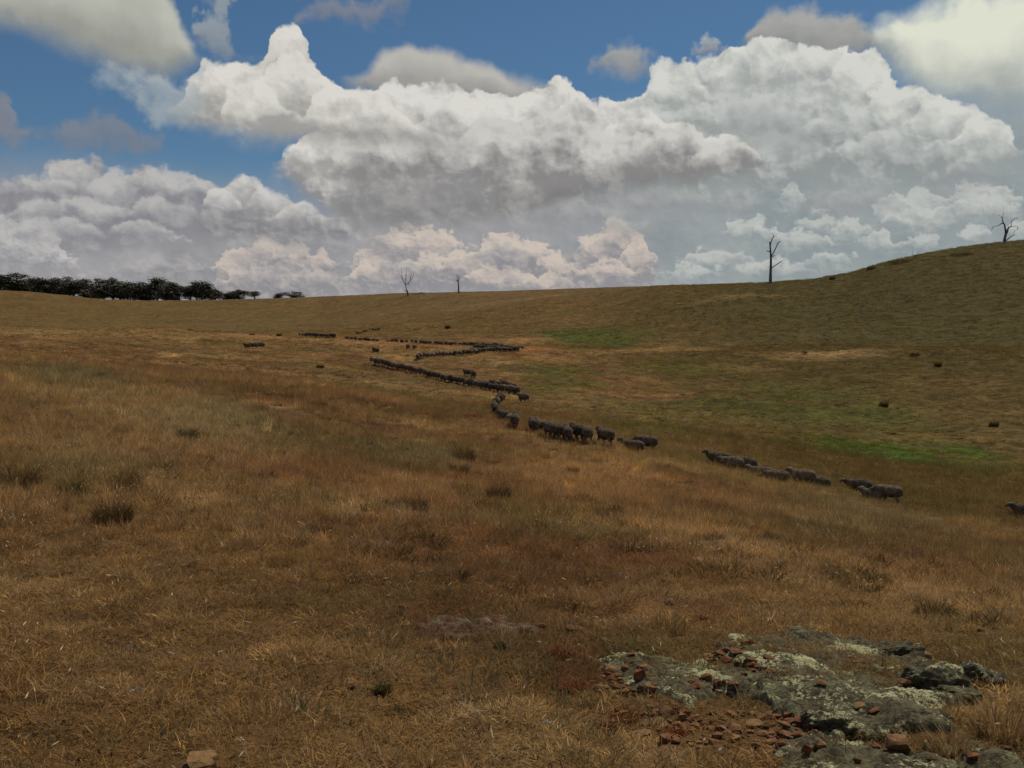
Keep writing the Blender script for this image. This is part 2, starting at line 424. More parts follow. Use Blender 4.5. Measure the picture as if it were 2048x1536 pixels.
# ------------------------------------------------------------------ shape of the land
# heights relative to the eye along bearings (pixel columns) at growing distances
DD = np.array([0.5, 4, 6, 10, 20, 36, 50, 65, 90, 120, 160, 220, 300, 400, 500, 650, 900, 1700.])
CX = np.array([-420, 0, 300, 600, 900, 1200, 1500, 1800, 2048, 2450.])
ZZ = np.array([
    [-1.6, -1.58, -1.52, -1.35, -0.9, 0.0, 0.7, 1.3, 2.0, 2.6, 2.4, 3.0, 7.0, 16, 28, 31, 26, 5],
    [-1.6, -1.60, -1.57, -1.5, -1.3, -0.9, -0.5, -0.1, 0.7, 1.6, 1.6, 1.8, 5.0, 13, 26.3, 28, 24, 4],
    [-1.6, -1.60, -1.60, -1.6, -1.6, -1.45, -1.2, -0.9, -0.2, 1.05, 1.7, 1.5, 4.2, 11.5, 21.6, 25, 22, 3],
    [-1.6, -1.60, -1.63, -1.75, -2.0, -2.1, -2.0, -1.9, -1.3, -0.1, 1.0, 1.4, 4.0, 11.5, 22.5, 26, 22, 3],
    [-1.6, -1.60, -1.68, -1.9, -2.5, -3.1, -3.1, -3.0, -2.1, -0.5, 0.9, 3.2, 9.0, 19.5, 24, 24, 18, 2],
    [-1.6, -1.60, -1.70, -2.0, -2.8, -3.7, -4.0, -4.0, -2.9, -1.0, 1.2, 5.0, 13, 20.0, 22, 20, 12, 0],
    [-1.6, -1.61, -1.74, -2.1, -3.2, -4.5, -4.9, -4.7, -3.2, -0.7, 3.0, 12.4, 16.6, 18, 17, 14, 8, 0],
    [-1.6, -1.62, -1.80, -2.3, -3.6, -5.5, -5.9, -5.4, -3.3, -0.6, 4.5, 15.4, 24.8, 27, 24, 20, 10, 0],
    [-1.6, -1.63, -1.82, -2.4, -4.0, -5.9, -6.2, -5.5, -3.0, 0.0, 6.5, 20.0, 30.0, 32.5, 29, 24, 12, 0],
    [-1.6, -1.64, -1.86, -2.6, -4.3, -6.4, -6.6, -5.3, -2.4, 1.2, 9.0, 24, 36, 40, 37, 30, 15, 0]])


def pchip(x, y, q):
    h = np.diff(x)
    d = np.diff(y) / h
    m = np.zeros(len(x))
    for i in range(1, len(x) - 1):
        if d[i - 1] * d[i] > 0:
            w1, w2 = 2 * h[i] + h[i - 1], h[i] + 2 * h[i - 1]
            m[i] = (w1 + w2) / (w1 / d[i - 1] + w2 / d[i])
    m[0], m[-1] = d[0], d[-1]
    k = np.clip(np.searchsorted(x, q) - 1, 0, len(x) - 2)
    t = (q - x[k]) / h[k]
    return ((1 + 2 * t) * (1 - t) ** 2 * y[k] + t * (1 - t) ** 2 * h[k] * m[k] + t * t * (3 - 2 * t) * y[k + 1] + t * t * (t - 1) * h[k] * m[k + 1])


LQ = np.linspace(math.log(0.5), math.log(1700), 420)
TH = np.arctan((CX - 1024) / FPX)
TQ = np.linspace(TH[0], TH[-1], 300)
_cols = np.array([pchip(np.log(DD), row, LQ) for row in ZZ])
GRID = np.array([pchip(TH, _cols[:, j], TQ) for j in range(len(LQ))]).T     # [bearing, distance]
k7 = np.array([1, 2, 3, 4, 3, 2, 1.]) / 16
for _ in range(3):
    GRID = np.apply_along_axis(lambda c: np.convolve(np.pad(c, 3, mode='edge'), k7, 'valid'), 0, GRID)
MEAN = GRID.mean(0)


def base_z(x, y):
    x = np.asarray(x, float)
    y = np.asarray(y, float)
    th = np.arctan2(x, y)
    r = np.hypot(x, y)
    tc = np.clip(th, TH[0], TH[-1])
    d = np.clip(r * np.cos(tc), 0.5, 1699)
    fu = (tc - TQ[0]) / (TQ[-1] - TQ[0]) * (len(TQ) - 1)
    fv = (np.log(d) - LQ[0]) / (LQ[-1] - LQ[0]) * (len(LQ) - 1)
    iu = np.clip(fu.astype(int), 0, len(TQ) - 2)
    iv = np.clip(fv.astype(int), 0, len(LQ) - 2)
    a, b = fu - iu, fv - iv
    z = (GRID[iu, iv] * (1 - a) * (1 - b) + GRID[iu + 1, iv] * a * (1 - b) + GRID[iu, iv + 1] * (1 - a) * b + GRID[iu + 1, iv + 1] * a * b)
    w = sst(R(50), R(140), np.abs(th))
    zm = np.interp(np.log(d), LQ, MEAN)
    return z * (1 - w) + zm * w


# the ridge line: bearings (pixel columns) against the pixel row where the land meets the sky
RIDGE = np.array([(-300, 578), (0, 580), (60, 583), (130, 590), (200, 598), (300, 601), (430, 600), (600, 595), (800, 586), (1000, 582), (1200, 575), (1400, 569), (1540, 565), (1640, 555),
                  (1700, 545), (1750, 529), (1800, 517), (1850, 506), (1900, 497), (1950, 490), (2005, 484), (2048, 480), (2350, 470)], float)
RCORR = np.zeros(len(TQ))


def fit_ridge():
    global RCORR
    px = np.clip(1024 + np.tan(TQ) * FPX, -300, 2350)
    want = np.array([ray(a, b) for a, b in zip(px, np.interp(px, RIDGE[:, 0], RIDGE[:, 1]))])
    want = want[:, 2] / np.hypot(want[:, 0], want[:, 1])
    rr = np.exp(np.linspace(math.log(150), math.log(800), 160))
    for _ in range(4):
        T, Q = np.meshgrid(TQ, rr, indexing='ij')
        el_ = ((zfun(Q * np.sin(T), Q * np.cos(T)) - EYE) / Q).max(1)
        RCORR = RCORR + np.convolve(np.pad(want - el_, 2, mode='edge'), np.array([1, 2, 3, 2, 1]) / 9, 'valid')


def ridge_lift(x, y, r):
    th = np.clip(np.arctan2(x, y), TQ[0], TQ[-1])
    return np.interp(th, TQ, RCORR) * r * sst(130, 230, r) * (1 - sst(700, 1300, r))


def zfun(x, y):
    """ground height in the world (the eye is at EYE)"""
    x = np.asarray(x, float)
    y = np.asarray(y, float)
    r = np.hypot(x, y)
    z = base_z(x, y) + EYE + ridge_lift(x, y, r)
    z = z + (fbm(x * 0.035, y * 0.035, 5, 3) - 0.5) * 0.011 * np.clip(r - 15, 0, 240)
    z = z + (fbm(x * 0.16, y * 0.16, 9, 3) - 0.5) * 0.30 * sst(8, 40, r)
    z = z + (fbm(x * 0.9, y * 0.9, 12, 3) - 0.5) * 0.10 * sst(2.5, 9, r)
    z = z + (fbm(x * 2.8, y * 2.8, 14, 2) - 0.5) * 0.10 * (1 - sst(14, 30, r))
    z = z + (fbm(x * 7.5, y * 7.5, 15, 3) - 0.5) * 0.062 * (1 - sst(16, 30, r))
    z = z + (vnoise(x * 0.62, y * 0.62, 17) ** 3) * 0.32 * sst(18, 36, r) * (1 - sst(40, 62, r))
    z = z + (vnoise(x * 0.20, y * 0.20, 18) ** 2) * 0.50 * sst(45, 80, r) * (1 - sst(240, 360, r))
    return z


fit_ridge()


def hit(px, py, zf=None, y0=2.5, y1=1500):
    """the point where the view through a pixel meets the ground"""
    zf = zf or zfun
    d = ray(px, py)
    ts = np.exp(np.linspace(math.log(y0), math.log(y1), 1600))
    g = EYE + d[2] * ts - zf(d[0] * ts, d[1] * ts)
    k = np.argmax(g < 0)
    if g[k] >= 0:
        return None
    t0, t1 = ts[max(k - 1, 0)], ts[k]
    for _ in range(12):
        tm = 0.5 * (t0 + t1)
        if EYE + d[2] * tm - zf(np.array([d[0] * tm]), np.array([d[1] * tm]))[0] < 0:
            t1 = tm
        else:
            t0 = tm
    return np.array([d[0] * t1, d[1] * t1, EYE + d[2] * t1])


def atY(px, Y):
    x = (px - 1024) / FPX * Y
    return np.array([x, Y, float(zfun(np.array([x]), np.array([Y]))[0])])


# ------------------------------------------------------------------ the rock outcrop in the foreground
def poly_sd(P, x, y):
    """signed distance to a polygon, positive inside"""
    P = np.asarray(P)
    x = np.asarray(x, float)
    y = np.asarray(y, float)
    best = np.full(x.shape, 1e9)
    ins = np.zeros(x.shape, bool)
    for i in range(len(P)):
        a, b = P[i], P[(i + 1) % len(P)]
        e = b - a
        t = np.clip(((x - a[0]) * e[0] + (y - a[1]) * e[1]) / (e @ e), 0, 1)
        best = np.minimum(best, np.hypot(x - a[0] - t * e[0], y - a[1] - t * e[1]))
        c = ((a[1] > y) != (b[1] > y)) & (x < (b[0] - a[0]) * (y - a[1]) / (b[1] - a[1] + 1e-12) + a[0])
        ins ^= c
    return np.where(ins, best, -best)


def gpoly(pts):
    return np.array([hit(*p)[:2] for p in pts])


LEDGES = [   # outline, height above the ground, width of the edge, tilt towards the viewer
    (gpoly([(1185, 1318), (1300, 1316), (1420, 1322), (1540, 1348), (1610, 1385), (1560, 1400), (1450, 1402), (1380, 1418), (1290, 1398), (1205, 1388), (1250, 1362), (1195, 1340)]), 0.016, 0.07),
    (gpoly([(1415, 1292), (1530, 1258), (1600, 1252), (1720, 1276), (1800, 1290), (1850, 1302), (1900, 1330), (1905, 1400), (1820, 1425), (1700, 1402), (1600, 1372), (1500, 1338), (1430, 1312)]), 0.013, 0.12),
    (gpoly([(1510, 1372), (1640, 1368), (1760, 1385), (1850, 1380), (1925, 1400), (1880, 1462), (1770, 1478), (1660, 1462), (1570, 1438)]), 0.042, 0.05),
    (gpoly([(1555, 1462), (1680, 1470), (1765, 1502), (1900, 1528), (2060, 1556), (2060, 1660), (1480, 1660), (1560, 1550)]), 0.018, 0.06),
    (gpoly([(1850, 1490), (1960, 1500), (2060, 1530), (2100, 1600), (1900, 1560)]), 0.022, 0.06)]
SMALL_LEDGES = [
    (gpoly([(840, 1262), (870, 1243), (905, 1240), (945, 1250), (962, 1268), (930, 1280), (880, 1280)]), 0.024, 0.06),
    (gpoly([(938, 1243), (990, 1236), (1060, 1250), (1075, 1262), (1000, 1268), (950, 1262)]), 0.018, 0.05)]
RUBBLE = [gpoly([(1280, 1405), (1400, 1412), (1560, 1425), (1650, 1470), (1560, 1492), (1420, 1505), (1285, 1475)]), gpoly([(1185, 1325), (1300, 1328), (1335, 1390), (1260, 1400), (1190, 1392)]),
          gpoly([(1400, 1298), (1470, 1296), (1560, 1345), (1500, 1350), (1420, 1335)])]
ROCK_C = np.mean([hit(1600, 1400), hit(1700, 1350)], 0)


def ledge_h(L, x, y):
    h = np.full(np.shape(x), -0.05)
    n1 = fbm(np.asarray(x) * 5.5, np.asarray(y) * 5.5, 41, 4)
    n2 = fbm(np.asarray(x) * 19, np.asarray(y) * 19, 47, 3)
    n3 = fbm(np.asarray(x) * 2.1, np.asarray(y) * 6.1, 53, 3)
    for P, ht, ew in L:
        sd = poly_sd(P, x, y) + (n1 - 0.5) * 0.16 + (n2 - 0.5) * 0.05
        hh = -0.05 + (ht + 0.05) * sst(-ew * 0.7, ew * 0.6, sd)
        hh = hh + (n3 - 0.5) * 0.060 * sst(-0.02, 0.08, sd)
        h = np.maximum(h, hh)
    st = 0.022                              # bedding: the rock breaks in steps
    q = h / st + (n1 - 0.5) * 2.2
    f = q - np.floor(q)
    h2 = (np.floor(q) + sst(0.30, 0.95, f) - (n1 - 0.5) * 2.2) * st
    h = np.where(h > -0.035, 0.35 * h + 0.65 * h2, h)
    crack = np.abs(fbm(np.asarray(x) * 2.6 + 3, np.asarray(y) * 3.4, 61, 2) - 0.5)
    h = h - 0.040 * (1 - sst(0.0, 0.02, crack)) * sst(-0.03, 0.03, h)
    return h + (n2 - 0.5) * 0.034 + (fbm(np.asarray(x) * 55, np.asarray(y) * 55, 77, 2) - 0.5) * 0.013


def near_rock(x, y):
    return (np.abs(x - ROCK_C[0]) < 2.2) & (np.abs(y - ROCK_C[1]) < 2.2)


def zsurf(x, y):
    """ground or rock, whichever is on top"""
    x = np.asarray(x, float)
    y = np.asarray(y, float)
    z = zfun(x, y)
    m = (y < 9) & (y > 2.5) & (x > -1.2) & (x < 4.2)
    if m.any():
        zz = z[m]
        z[m] = zz + np.maximum(np.maximum(ledge_h(LEDGES, x[m], y[m]), ledge_h(SMALL_LEDGES, x[m], y[m])), 0.0)
    return z


# ------------------------------------------------------------------ colours of the land
def ellipse(x, y, px, py, rx, ry0, ry1, soft=0.5, noise=0.5, seed=0):
    c, a, b = hit(px, py), hit(px, ry0), hit(px, ry1)
    if c is None or a is None or b is None:
        return np.zeros(np.shape(x))
    w = rx / FPX * c[1]
    dep = max(abs(a[1] - b[1]) / 2, 0.3)
    cy = 0.5 * (a[1] + b[1])
    q = np.hypot((x - c[0] * 1.0 - (y - c[1]) * c[0] / c[1]) / w, (y - cy) / dep)
    q = q + (fbm(x / w * 2.2, y / dep * 2.2, 100 + seed, 3) - 0.5) * noise * 2
    return 1 - sst(1 - soft, 1 + soft * 0.6, q)


def pathmask(x, y, pts, width, seed=0):
    P = [hit(*p) for p in pts]
    P = [p[:2] for p in P if p is not None]
    best = np.full(np.shape(x), 1e9)
    for a, b in zip(P[:-1], P[1:]):
        e = b - a
        t = np.clip(((x - a[0]) * e[0] + (y - a[1]) * e[1]) / (e @ e + 1e-9), 0, 1)
        best = np.minimum(best, np.hypot(x - a[0] - t * e[0], y - a[1] - t * e[1]))
    best = best + (fbm(x * 0.8, y * 0.8, 300 + seed, 3) - 0.5) * width * 1.2
    return 1 - sst(width * 0.35, width, best)


TRACKS = [([(560, 822), (680, 842), (820, 858), (930, 874), (1010, 884)], 0.9, 1), ([(1010, 884), (1180, 925), (1300, 955), (1420, 985)], 0.5, 2)]


def track_mask(x, y):
    return np.maximum(*[pathmask(x, y, *t) for t in TRACKS])


def lerp(a, b, t):
    return a + (np.asarray(b) - a) * t[..., None]


def land_colour(x, y):
    """colour of the dry pasture, with hill shade and lens vignetting put in"""
    r = np.hypot(x, y)
    th = np.degrees(np.arctan2(x, y))
    ns = fbm(x * 0.55, y * 0.55, 21, 4)
    nm = fbm(x * 0.09, y * 0.075, 23, 4)
    nl = fbm(x * 0.022, y * 0.017, 27, 4)
    stripe = fbm(x * 0.02 + nl * 2, y * 0.14, 31, 4)
    c = np.zeros(np.shape(x) + (3,)) + np.array([0.205, 0.124, 0.050])
    c = lerp(c, [0.290, 0.188, 0.078], sst(0.42, 0.70, 0.5 * nm + 0.5 * ns))
    c = lerp(c, [0.140, 0.076, 0.034], sst(0.52, 0.72, fbm(x * 0.21, y * 0.21, 35, 4)) * 0.8)
    c = lerp(c, [0.160, 0.124, 0.046], sst(0.45, 0.68, nl) * 0.65)
    c = lerp(c, [0.115, 0.090, 0.030], sst(0.50, 0.66, fbm(x * 0.33, y * 0.33, 38, 4)) * 0.5)
    c = lerp(c, [0.190, 0.088, 0.040], sst(0.52, 0.68, fbm(x * 0.27 + 40, y * 0.27, 39, 4)) * 0.5)
    c = lerp(c, [0.255, 0.150, 0.065], sst(0.55, 0.7, stripe) * 0.7 * sst(25, 70, r))
    c = lerp(c, [0.145, 0.098, 0.046], sst(0.50, 0.36, stripe) * 0.0 + sst(0.58, 0.72, fbm(x * 0.05, y * 0.2, 37, 4)) * 0.6 * sst(20, 60, r))
    # far and right hills are greener; the right hill's shade is painted in
    olive = sst(100, 210, r)
    c = lerp(c, [0.160, 0.106, 0.038], olive * 0.6)
    rh = sst(3, 20, th) * sst(70, 150, r)
    c = lerp(c, [0.088, 0.068, 0.019], rh * 0.9)
    c = lerp(c, [0.105, 0.084, 0.026], sst(2, 16, th) * sst(26, 44, r) * 0.65)
    # green flushes
    for i, (px, py, rx, y0, y1, k) in enumerate([
            (1800, 906, 190, 882, 930, 1.0), (1690, 895, 90, 880, 908, 0.8), (1180, 668, 125, 656, 688, 0.75), (1240, 684, 50, 676, 694, 0.6),
            (1580, 800, 260, 775, 850, 0.40), (1120, 745, 80, 730, 760, 0.55), (1350, 735, 130, 722, 752, 0.4), (1090, 775, 60, 765, 785, 0.5), (1950, 940, 120, 915, 960, 0.45), (1290, 850, 90, 835, 870, 0.35)]):
        c = lerp(c, [0.078, 0.106, 0.017], ellipse(x, y, px, py, rx, y0, y1, 0.7, 0.6, i) * k)
    for i, (px, py, rx, y0, y1, k) in enumerate([
            (420, 840, 170, 800, 900, 0.6), (130, 755, 120, 735, 790, 0.55), (830, 905, 110, 885, 930, 0.5), (1740, 1030, 160, 1005, 1080, 0.4),
            (230, 930, 200, 890, 980, 0.3)]):
        c = lerp(c, [0.150, 0.142, 0.072], ellipse(x, y, px, py, rx, y0, y1, 0.8, 0.7, 20 + i) * k)
    c = lerp(c, [0.290, 0.195, 0.085], ellipse(x, y, 230, 850, 330, 760, 960, 0.9, 0.8, 33) * 0.45)
    # bare orange earth and pale dry ground
    for i, (px, py, rx, y0, y1, k) in enumerate([
            (1050, 680, 45, 675, 686, 0.95), (1075, 697, 55, 692, 703, 0.85), (960, 678, 40, 674, 682, 0.5), (1345, 793, 60, 788, 799, 0.8), (760, 800, 60, 790, 810, 0.4),
            (1240, 790, 120, 784, 796, 0.35), (800, 690, 120, 685, 695, 0.45), (520, 673, 80, 671, 676, 0.5)]):
        c = lerp(c, [0.330, 0.165, 0.075], ellipse(x, y, px, py, rx, y0, y1, 0.7, 0.5, 40 + i) * k)
    for i, (px, py, rx, y0, y1, k) in enumerate([
            (1640, 712, 130, 703, 722, 0.75), (1330, 700, 110, 694, 706, 0.55), (1480, 738, 90, 730, 746, 0.3), (640, 683, 330, 678, 690, 0.5), (300, 672, 320, 668, 680, 0.4),
            (1480, 592, 90, 588, 596, 0.45), (1000, 605, 130, 600, 611, 0.25), (60, 662, 150, 659, 670, 0.4)]):
        c = lerp(c, [0.330, 0.220, 0.100], ellipse(x, y, px, py, rx, y0, y1, 0.8, 0.6, 60 + i) * k)
    # trodden tracks
    c = lerp(c, [0.145, 0.074, 0.040], track_mask(x, y) * 0.8)
    c = lerp(c, [0.330, 0.185, 0.085], pathmask(x, y, [(360, 790), (430, 800), (540, 812), (640, 826)], 0.35, 3) * 0.7)
    c = lerp(c, [0.125, 0.070, 0.040], pathmask(x, y, [(1260, 795), (1420, 786), (1560, 800), (1700, 806)], 1.0, 4) * 0.6)
    c = lerp(c, [0.300, 0.155, 0.070], pathmask(x, y, [(745, 728), (830, 748), (930, 772), (1030, 792)], 0.7, 5) * 0.5)
    # red-brown ground round the rock
    c = lerp(c, [0.155, 0.078, 0.036], ellipse(x, y, 930, 1180, 330, 1095, 1290, 0.9, 0.7, 86) * 0.6)
    c = lerp(c, [0.150, 0.058, 0.030], ellipse(x, y, 1150, 1330, 75, 1285, 1400, 0.8, 0.6, 80) * 0.75)
    c = lerp(c, [0.150, 0.062, 0.032], ellipse(x, y, 1400, 1225, 160, 1195, 1255, 0.8, 0.7, 81) * 0.55)
    c = lerp(c, [0.150, 0.070, 0.038], ellipse(x, y, 950, 1250, 230, 1195, 1300, 0.8, 0.7, 82) * 0.45)
    c = lerp(c, [0.330, 0.195, 0.075], ellipse(x, y, 1330, 1236, 80, 1210, 1262, 0.7, 0.5, 83) * 0.7)
    c = lerp(c, [0.330, 0.210, 0.085], ellipse(x, y, 2000, 1440, 90, 1380, 1500, 0.7, 0.5, 84) * 0.8)
    c = lerp(c, [0.335, 0.200, 0.080], ellipse(x, y, 1180, 950, 200, 905, 1010, 0.8, 0.7, 85) * 0.6)
    m_ = np.array([0.185, 0.116, 0.048])
    warm = np.array([1.09, 1.03, 0.83])
    k_ = 0.84 + 0.42 * sst(5.5, 14, r) - 0.10 * sst(60, 130, r)  # near ground dimmed to put lens vignetting into the colour
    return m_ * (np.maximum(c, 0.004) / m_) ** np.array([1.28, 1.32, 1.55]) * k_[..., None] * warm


# ------------------------------------------------------------------ materials
def material(name):
    m = bpy.data.materials.new(name)
    m.use_nodes = True
    nb = NB(m.node_tree)
    out = nb.n('ShaderNodeOutputMaterial')
    return m, nb, out


def principled(nb, out, col, rough=0.9, normal=None, spec=0.2):
    p = nb.n('ShaderNodeBsdfPrincipled')
    nb.put(p.inputs['Base Color'], col)
    nb.put(p.inputs['Roughness'], rough)
    p.inputs['Specular IOR Level'].default_value = spec
    if normal is not None:
        nb.put(p.inputs['Normal'], normal)
    nb.t.links.new(p.outputs[0], out.inputs['Surface'])
    return p


def bump(nb, h, strength, dist):
    b = nb.n('ShaderNodeBump')
    b.inputs['Strength'].default_value = strength
    b.inputs['Distance'].default_value = dist
    nb.put(b.inputs['Height'], h)
    return b.outputs[0]


def attr(nb, name, typ='GEOMETRY'):
    a = nb.n('ShaderNodeAttribute', attribute_name=name, attribute_type=typ)
    return a


def ground_material():
    m, nb, out = material('pasture_earth')
    co = nb.n('ShaderNodeNewGeometry').outputs['Position']
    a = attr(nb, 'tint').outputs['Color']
    far = attr(nb, 'far').outputs['Fac']
    n1 = nb.noise(co, 46.0, 5, 0.62).outputs[0]
    n2 = nb.noise(co, 9.0, 4, 0.6).outputs[0]
    n3 = nb.noise(nb.vm('MULTIPLY', co, (1.0, 1.0, 1.0)), 1.7, 7, 0.68).outputs[0]
    n4 = nb.noise(co, 0.45, 6, 0.62).outputs[0]
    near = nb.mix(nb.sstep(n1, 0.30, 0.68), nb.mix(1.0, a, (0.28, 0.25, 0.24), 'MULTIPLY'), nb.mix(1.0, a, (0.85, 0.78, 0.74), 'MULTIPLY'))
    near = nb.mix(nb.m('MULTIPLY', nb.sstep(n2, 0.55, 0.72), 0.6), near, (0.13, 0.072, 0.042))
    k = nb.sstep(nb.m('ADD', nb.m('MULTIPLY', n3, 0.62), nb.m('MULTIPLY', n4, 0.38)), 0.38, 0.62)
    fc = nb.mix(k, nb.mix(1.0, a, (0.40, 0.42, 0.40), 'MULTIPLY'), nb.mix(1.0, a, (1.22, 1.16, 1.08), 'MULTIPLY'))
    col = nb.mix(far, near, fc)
    h = nb.mix(far, nb.m('ADD', nb.m('MULTIPLY', n1, 0.4), n2), nb.m('MULTIPLY', n3, 5.0))
    nrm = bump(nb, h, 0.8, 0.03)
    principled(nb, out, col, 0.95, nrm, 0.1)
    return m


def blade_material(name, col_a, col_b, trans=0.35, use_tint=0.8):
    """dry grass: colour along the blade and between blades; tinted by the sward it stands in"""
    m, nb, out = material(name)
    v = attr(nb, 'shade').outputs['Color']
    var, along, _ = nb.sep(v)
    c = nb.mix(var, col_a, col_b)
    t = attr(nb, 'tint', 'INSTANCER').outputs['Color']
    tc = nb.mix(1.0, t, nb.mix(var, (0.78, 0.76, 0.74), (1.75, 1.70, 1.55)), 'MULTIPLY')
    c = nb.mix(use_tint, c, tc)
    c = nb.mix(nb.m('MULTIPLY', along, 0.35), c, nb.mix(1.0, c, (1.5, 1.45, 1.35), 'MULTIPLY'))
    d = nb.n('ShaderNodeBsdfDiffuse')
    nb.put(d.inputs['Color'], c)
    tr = nb.n('ShaderNodeBsdfTranslucent')
    nb.put(tr.inputs['Color'], c)
    mx = nb.n('ShaderNodeMixShader')
    mx.inputs[0].default_value = trans
    nb.t.links.new(d.outputs[0], mx.inputs[1])
    nb.t.links.new(tr.outputs[0], mx.inputs[2])
    nb.t.links.new(mx.outputs[0], out.inputs['Surface'])
    return m


def rock_material(name, base=(0.115, 0.092, 0.048), lich=1.0, warm=0.3):
    m, nb, out = material(name)
    co = nb.n('ShaderNodeNewGeometry').outputs['Position']
    nz = nb.sep(nb.n('ShaderNodeNewGeometry').outputs['Normal'])[2]
    n1 = nb.noise(co, 7.0, 6, 0.62).outputs[0]
    n2 = nb.noise(co, 48.0, 6, 0.70).outputs[0]
    n3 = nb.noise(nb.vm('ADD', co, (7, 3, 1)), 3.4, 5, 0.55).outputs[0]
    n4 = nb.noise(nb.vm('ADD', co, (1, 9, 4)), 120.0, 3, 0.6).outputs[0]
    n5 = nb.noise(nb.vm('ADD', co, (4, 2, 8)), 13.0, 5, 0.6).outputs[0]
    dark = tuple(0.26 * x for x in base)
    c = nb.mix(nb.sstep(n2, 0.36, 0.64), dark, base)
    c = nb.mix(nb.m('MULTIPLY', nb.sstep(n1, 0.46, 0.62), 0.65), c, (0.150, 0.138, 0.070))
    c = nb.mix(nb.m('MULTIPLY', nb.sstep(n3, 0.55, 0.70), warm), c, (0.20, 0.105, 0.058))
    lm = nb.m('MULTIPLY', nb.sstep(nb.m('ADD', n3, nb.m('MULTIPLY', nb.m('SUBTRACT', n2, 0.5), 0.62)), 0.565, 0.63), nb.sstep(nz, 0.35, 0.8))
    lm = nb.m('MULTIPLY', lm, nb.sstep(n4, 0.30, 0.52))
    c = nb.mix(nb.m('MULTIPLY', lm, 0.9 * lich), c, nb.mix(nb.sstep(n4, 0.35, 0.65), (0.33, 0.32, 0.155), (0.56, 0.53, 0.29)))
    l2 = nb.m('MULTIPLY', nb.sstep(nb.m('ADD', n5, nb.m('MULTIPLY', nb.m('SUBTRACT', n4, 0.5), 0.3)), 0.59, 0.65), nb.sstep(nz, -0.2, 0.6))
    c = nb.mix(nb.m('MULTIPLY', l2, 0.7 * lich), c, (0.190, 0.210, 0.105))
    nrm = bump(nb, nb.m('ADD', n2, nb.m('MULTIPLY', n4, 0.35)), 0.9, 0.02)
    principled(nb, out, c, 0.92, nrm, 0.2)
    return m


def stone_material():
    m, nb, out = material('orange_stone')
    co = nb.n('ShaderNodeNewGeometry').outputs['Position']
    rn = nb.n('ShaderNodeObjectInfo').outputs['Random']
    n1 = nb.noise(co, 26.0, 5, 0.6).outputs[0]
    n2 = nb.noise(co, 90.0, 3, 0.6).outputs[0]
    a = nb.mix(rn, (0.165, 0.066, 0.024), (0.195, 0.102, 0.038))
    c = nb.mix(nb.sstep(n1, 0.35, 0.68), nb.mix(1.0, a, (0.55, 0.50, 0.52), 'MULTIPLY'), nb.mix(1.0, a, (1.25, 1.2, 1.1), 'MULTIPLY'))
    c = nb.mix(nb.m('MULTIPLY', nb.sstep(n2, 0.62, 0.74), 0.45), c, (0.22, 0.20, 0.13))
    principled(nb, out, c, 0.85, bump(nb, nb.m('ADD', n1, nb.m('MULTIPLY', n2, 0.4)), 0.6, 0.012), 0.25)
    return m


def fleece_material():
    m, nb, out = material('dusty_fleece')
    co = nb.n('ShaderNodeTexCoord').outputs['Object']
    rn = nb.n('ShaderNodeObjectInfo').outputs['Random']
    n1 = nb.noise(co, 13.0, 5, 0.62).outputs[0]
    n2 = nb.noise(co, 3.0, 2, 0.5).outputs[0]
    c = nb.mix(nb.sstep(nb.m('ADD', nb.m('MULTIPLY', n1, 0.6), nb.m('MULTIPLY', n2, 0.4)), 0.38, 0.64), (0.050, 0.037, 0.025), (0.205, 0.153, 0.102))
    k = nb.sstep(rn, 0.0, 1.0, 0.50, 1.30, False)
    c = nb.vm('SCALE', c, s=k)
    principled(nb, out, c, 1.0, bump(nb, n1, 0.9, 0.04), 0.1)
    return m


def simple(name, ca, cb, scale=6.0, rough=0.9, bd=0.02, lo=0.35, hi=0.65, spec=0.15):
    m, nb, out = material(name)
    co = nb.n('ShaderNodeNewGeometry').outputs['Position']
    n1 = nb.noise(co, scale, 5, 0.62).outputs[0]
    c = nb.mix(nb.sstep(n1, lo, hi), ca, cb)
    principled(nb, out, c, rough, bump(nb, n1, 0.7, bd), spec)
    return m


M_GROUND = ground_material()
M_ROCK = rock_material('lichen_rock')
M_DARKROCK = rock_material('dark_rock', base=(0.100, 0.080, 0.050), lich=1.0, warm=0.3)
M_BROWNROCK = rock_material('brown_rock', base=(0.150, 0.072, 0.036), lich=0.08, warm=0.8)
M_STONE = stone_material()
M_PALESTONE = simple('pale_stone', (0.42, 0.36, 0.22), (0.62, 0.55, 0.38), 40)
M_YELLOWSTONE = simple('ochre_stone', (0.165, 0.095, 0.036), (0.235, 0.140, 0.058), 30)
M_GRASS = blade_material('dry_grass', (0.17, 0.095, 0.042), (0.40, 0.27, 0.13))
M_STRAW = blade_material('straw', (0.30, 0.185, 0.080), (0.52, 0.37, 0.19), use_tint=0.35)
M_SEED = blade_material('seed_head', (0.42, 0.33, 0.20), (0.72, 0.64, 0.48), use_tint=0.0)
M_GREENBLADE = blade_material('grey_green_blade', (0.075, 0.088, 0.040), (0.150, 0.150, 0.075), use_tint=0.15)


def blade_solid(name, ca, cb, trans=0.3):
    return blade_material(name, ca, cb, trans, use_tint=0.0)


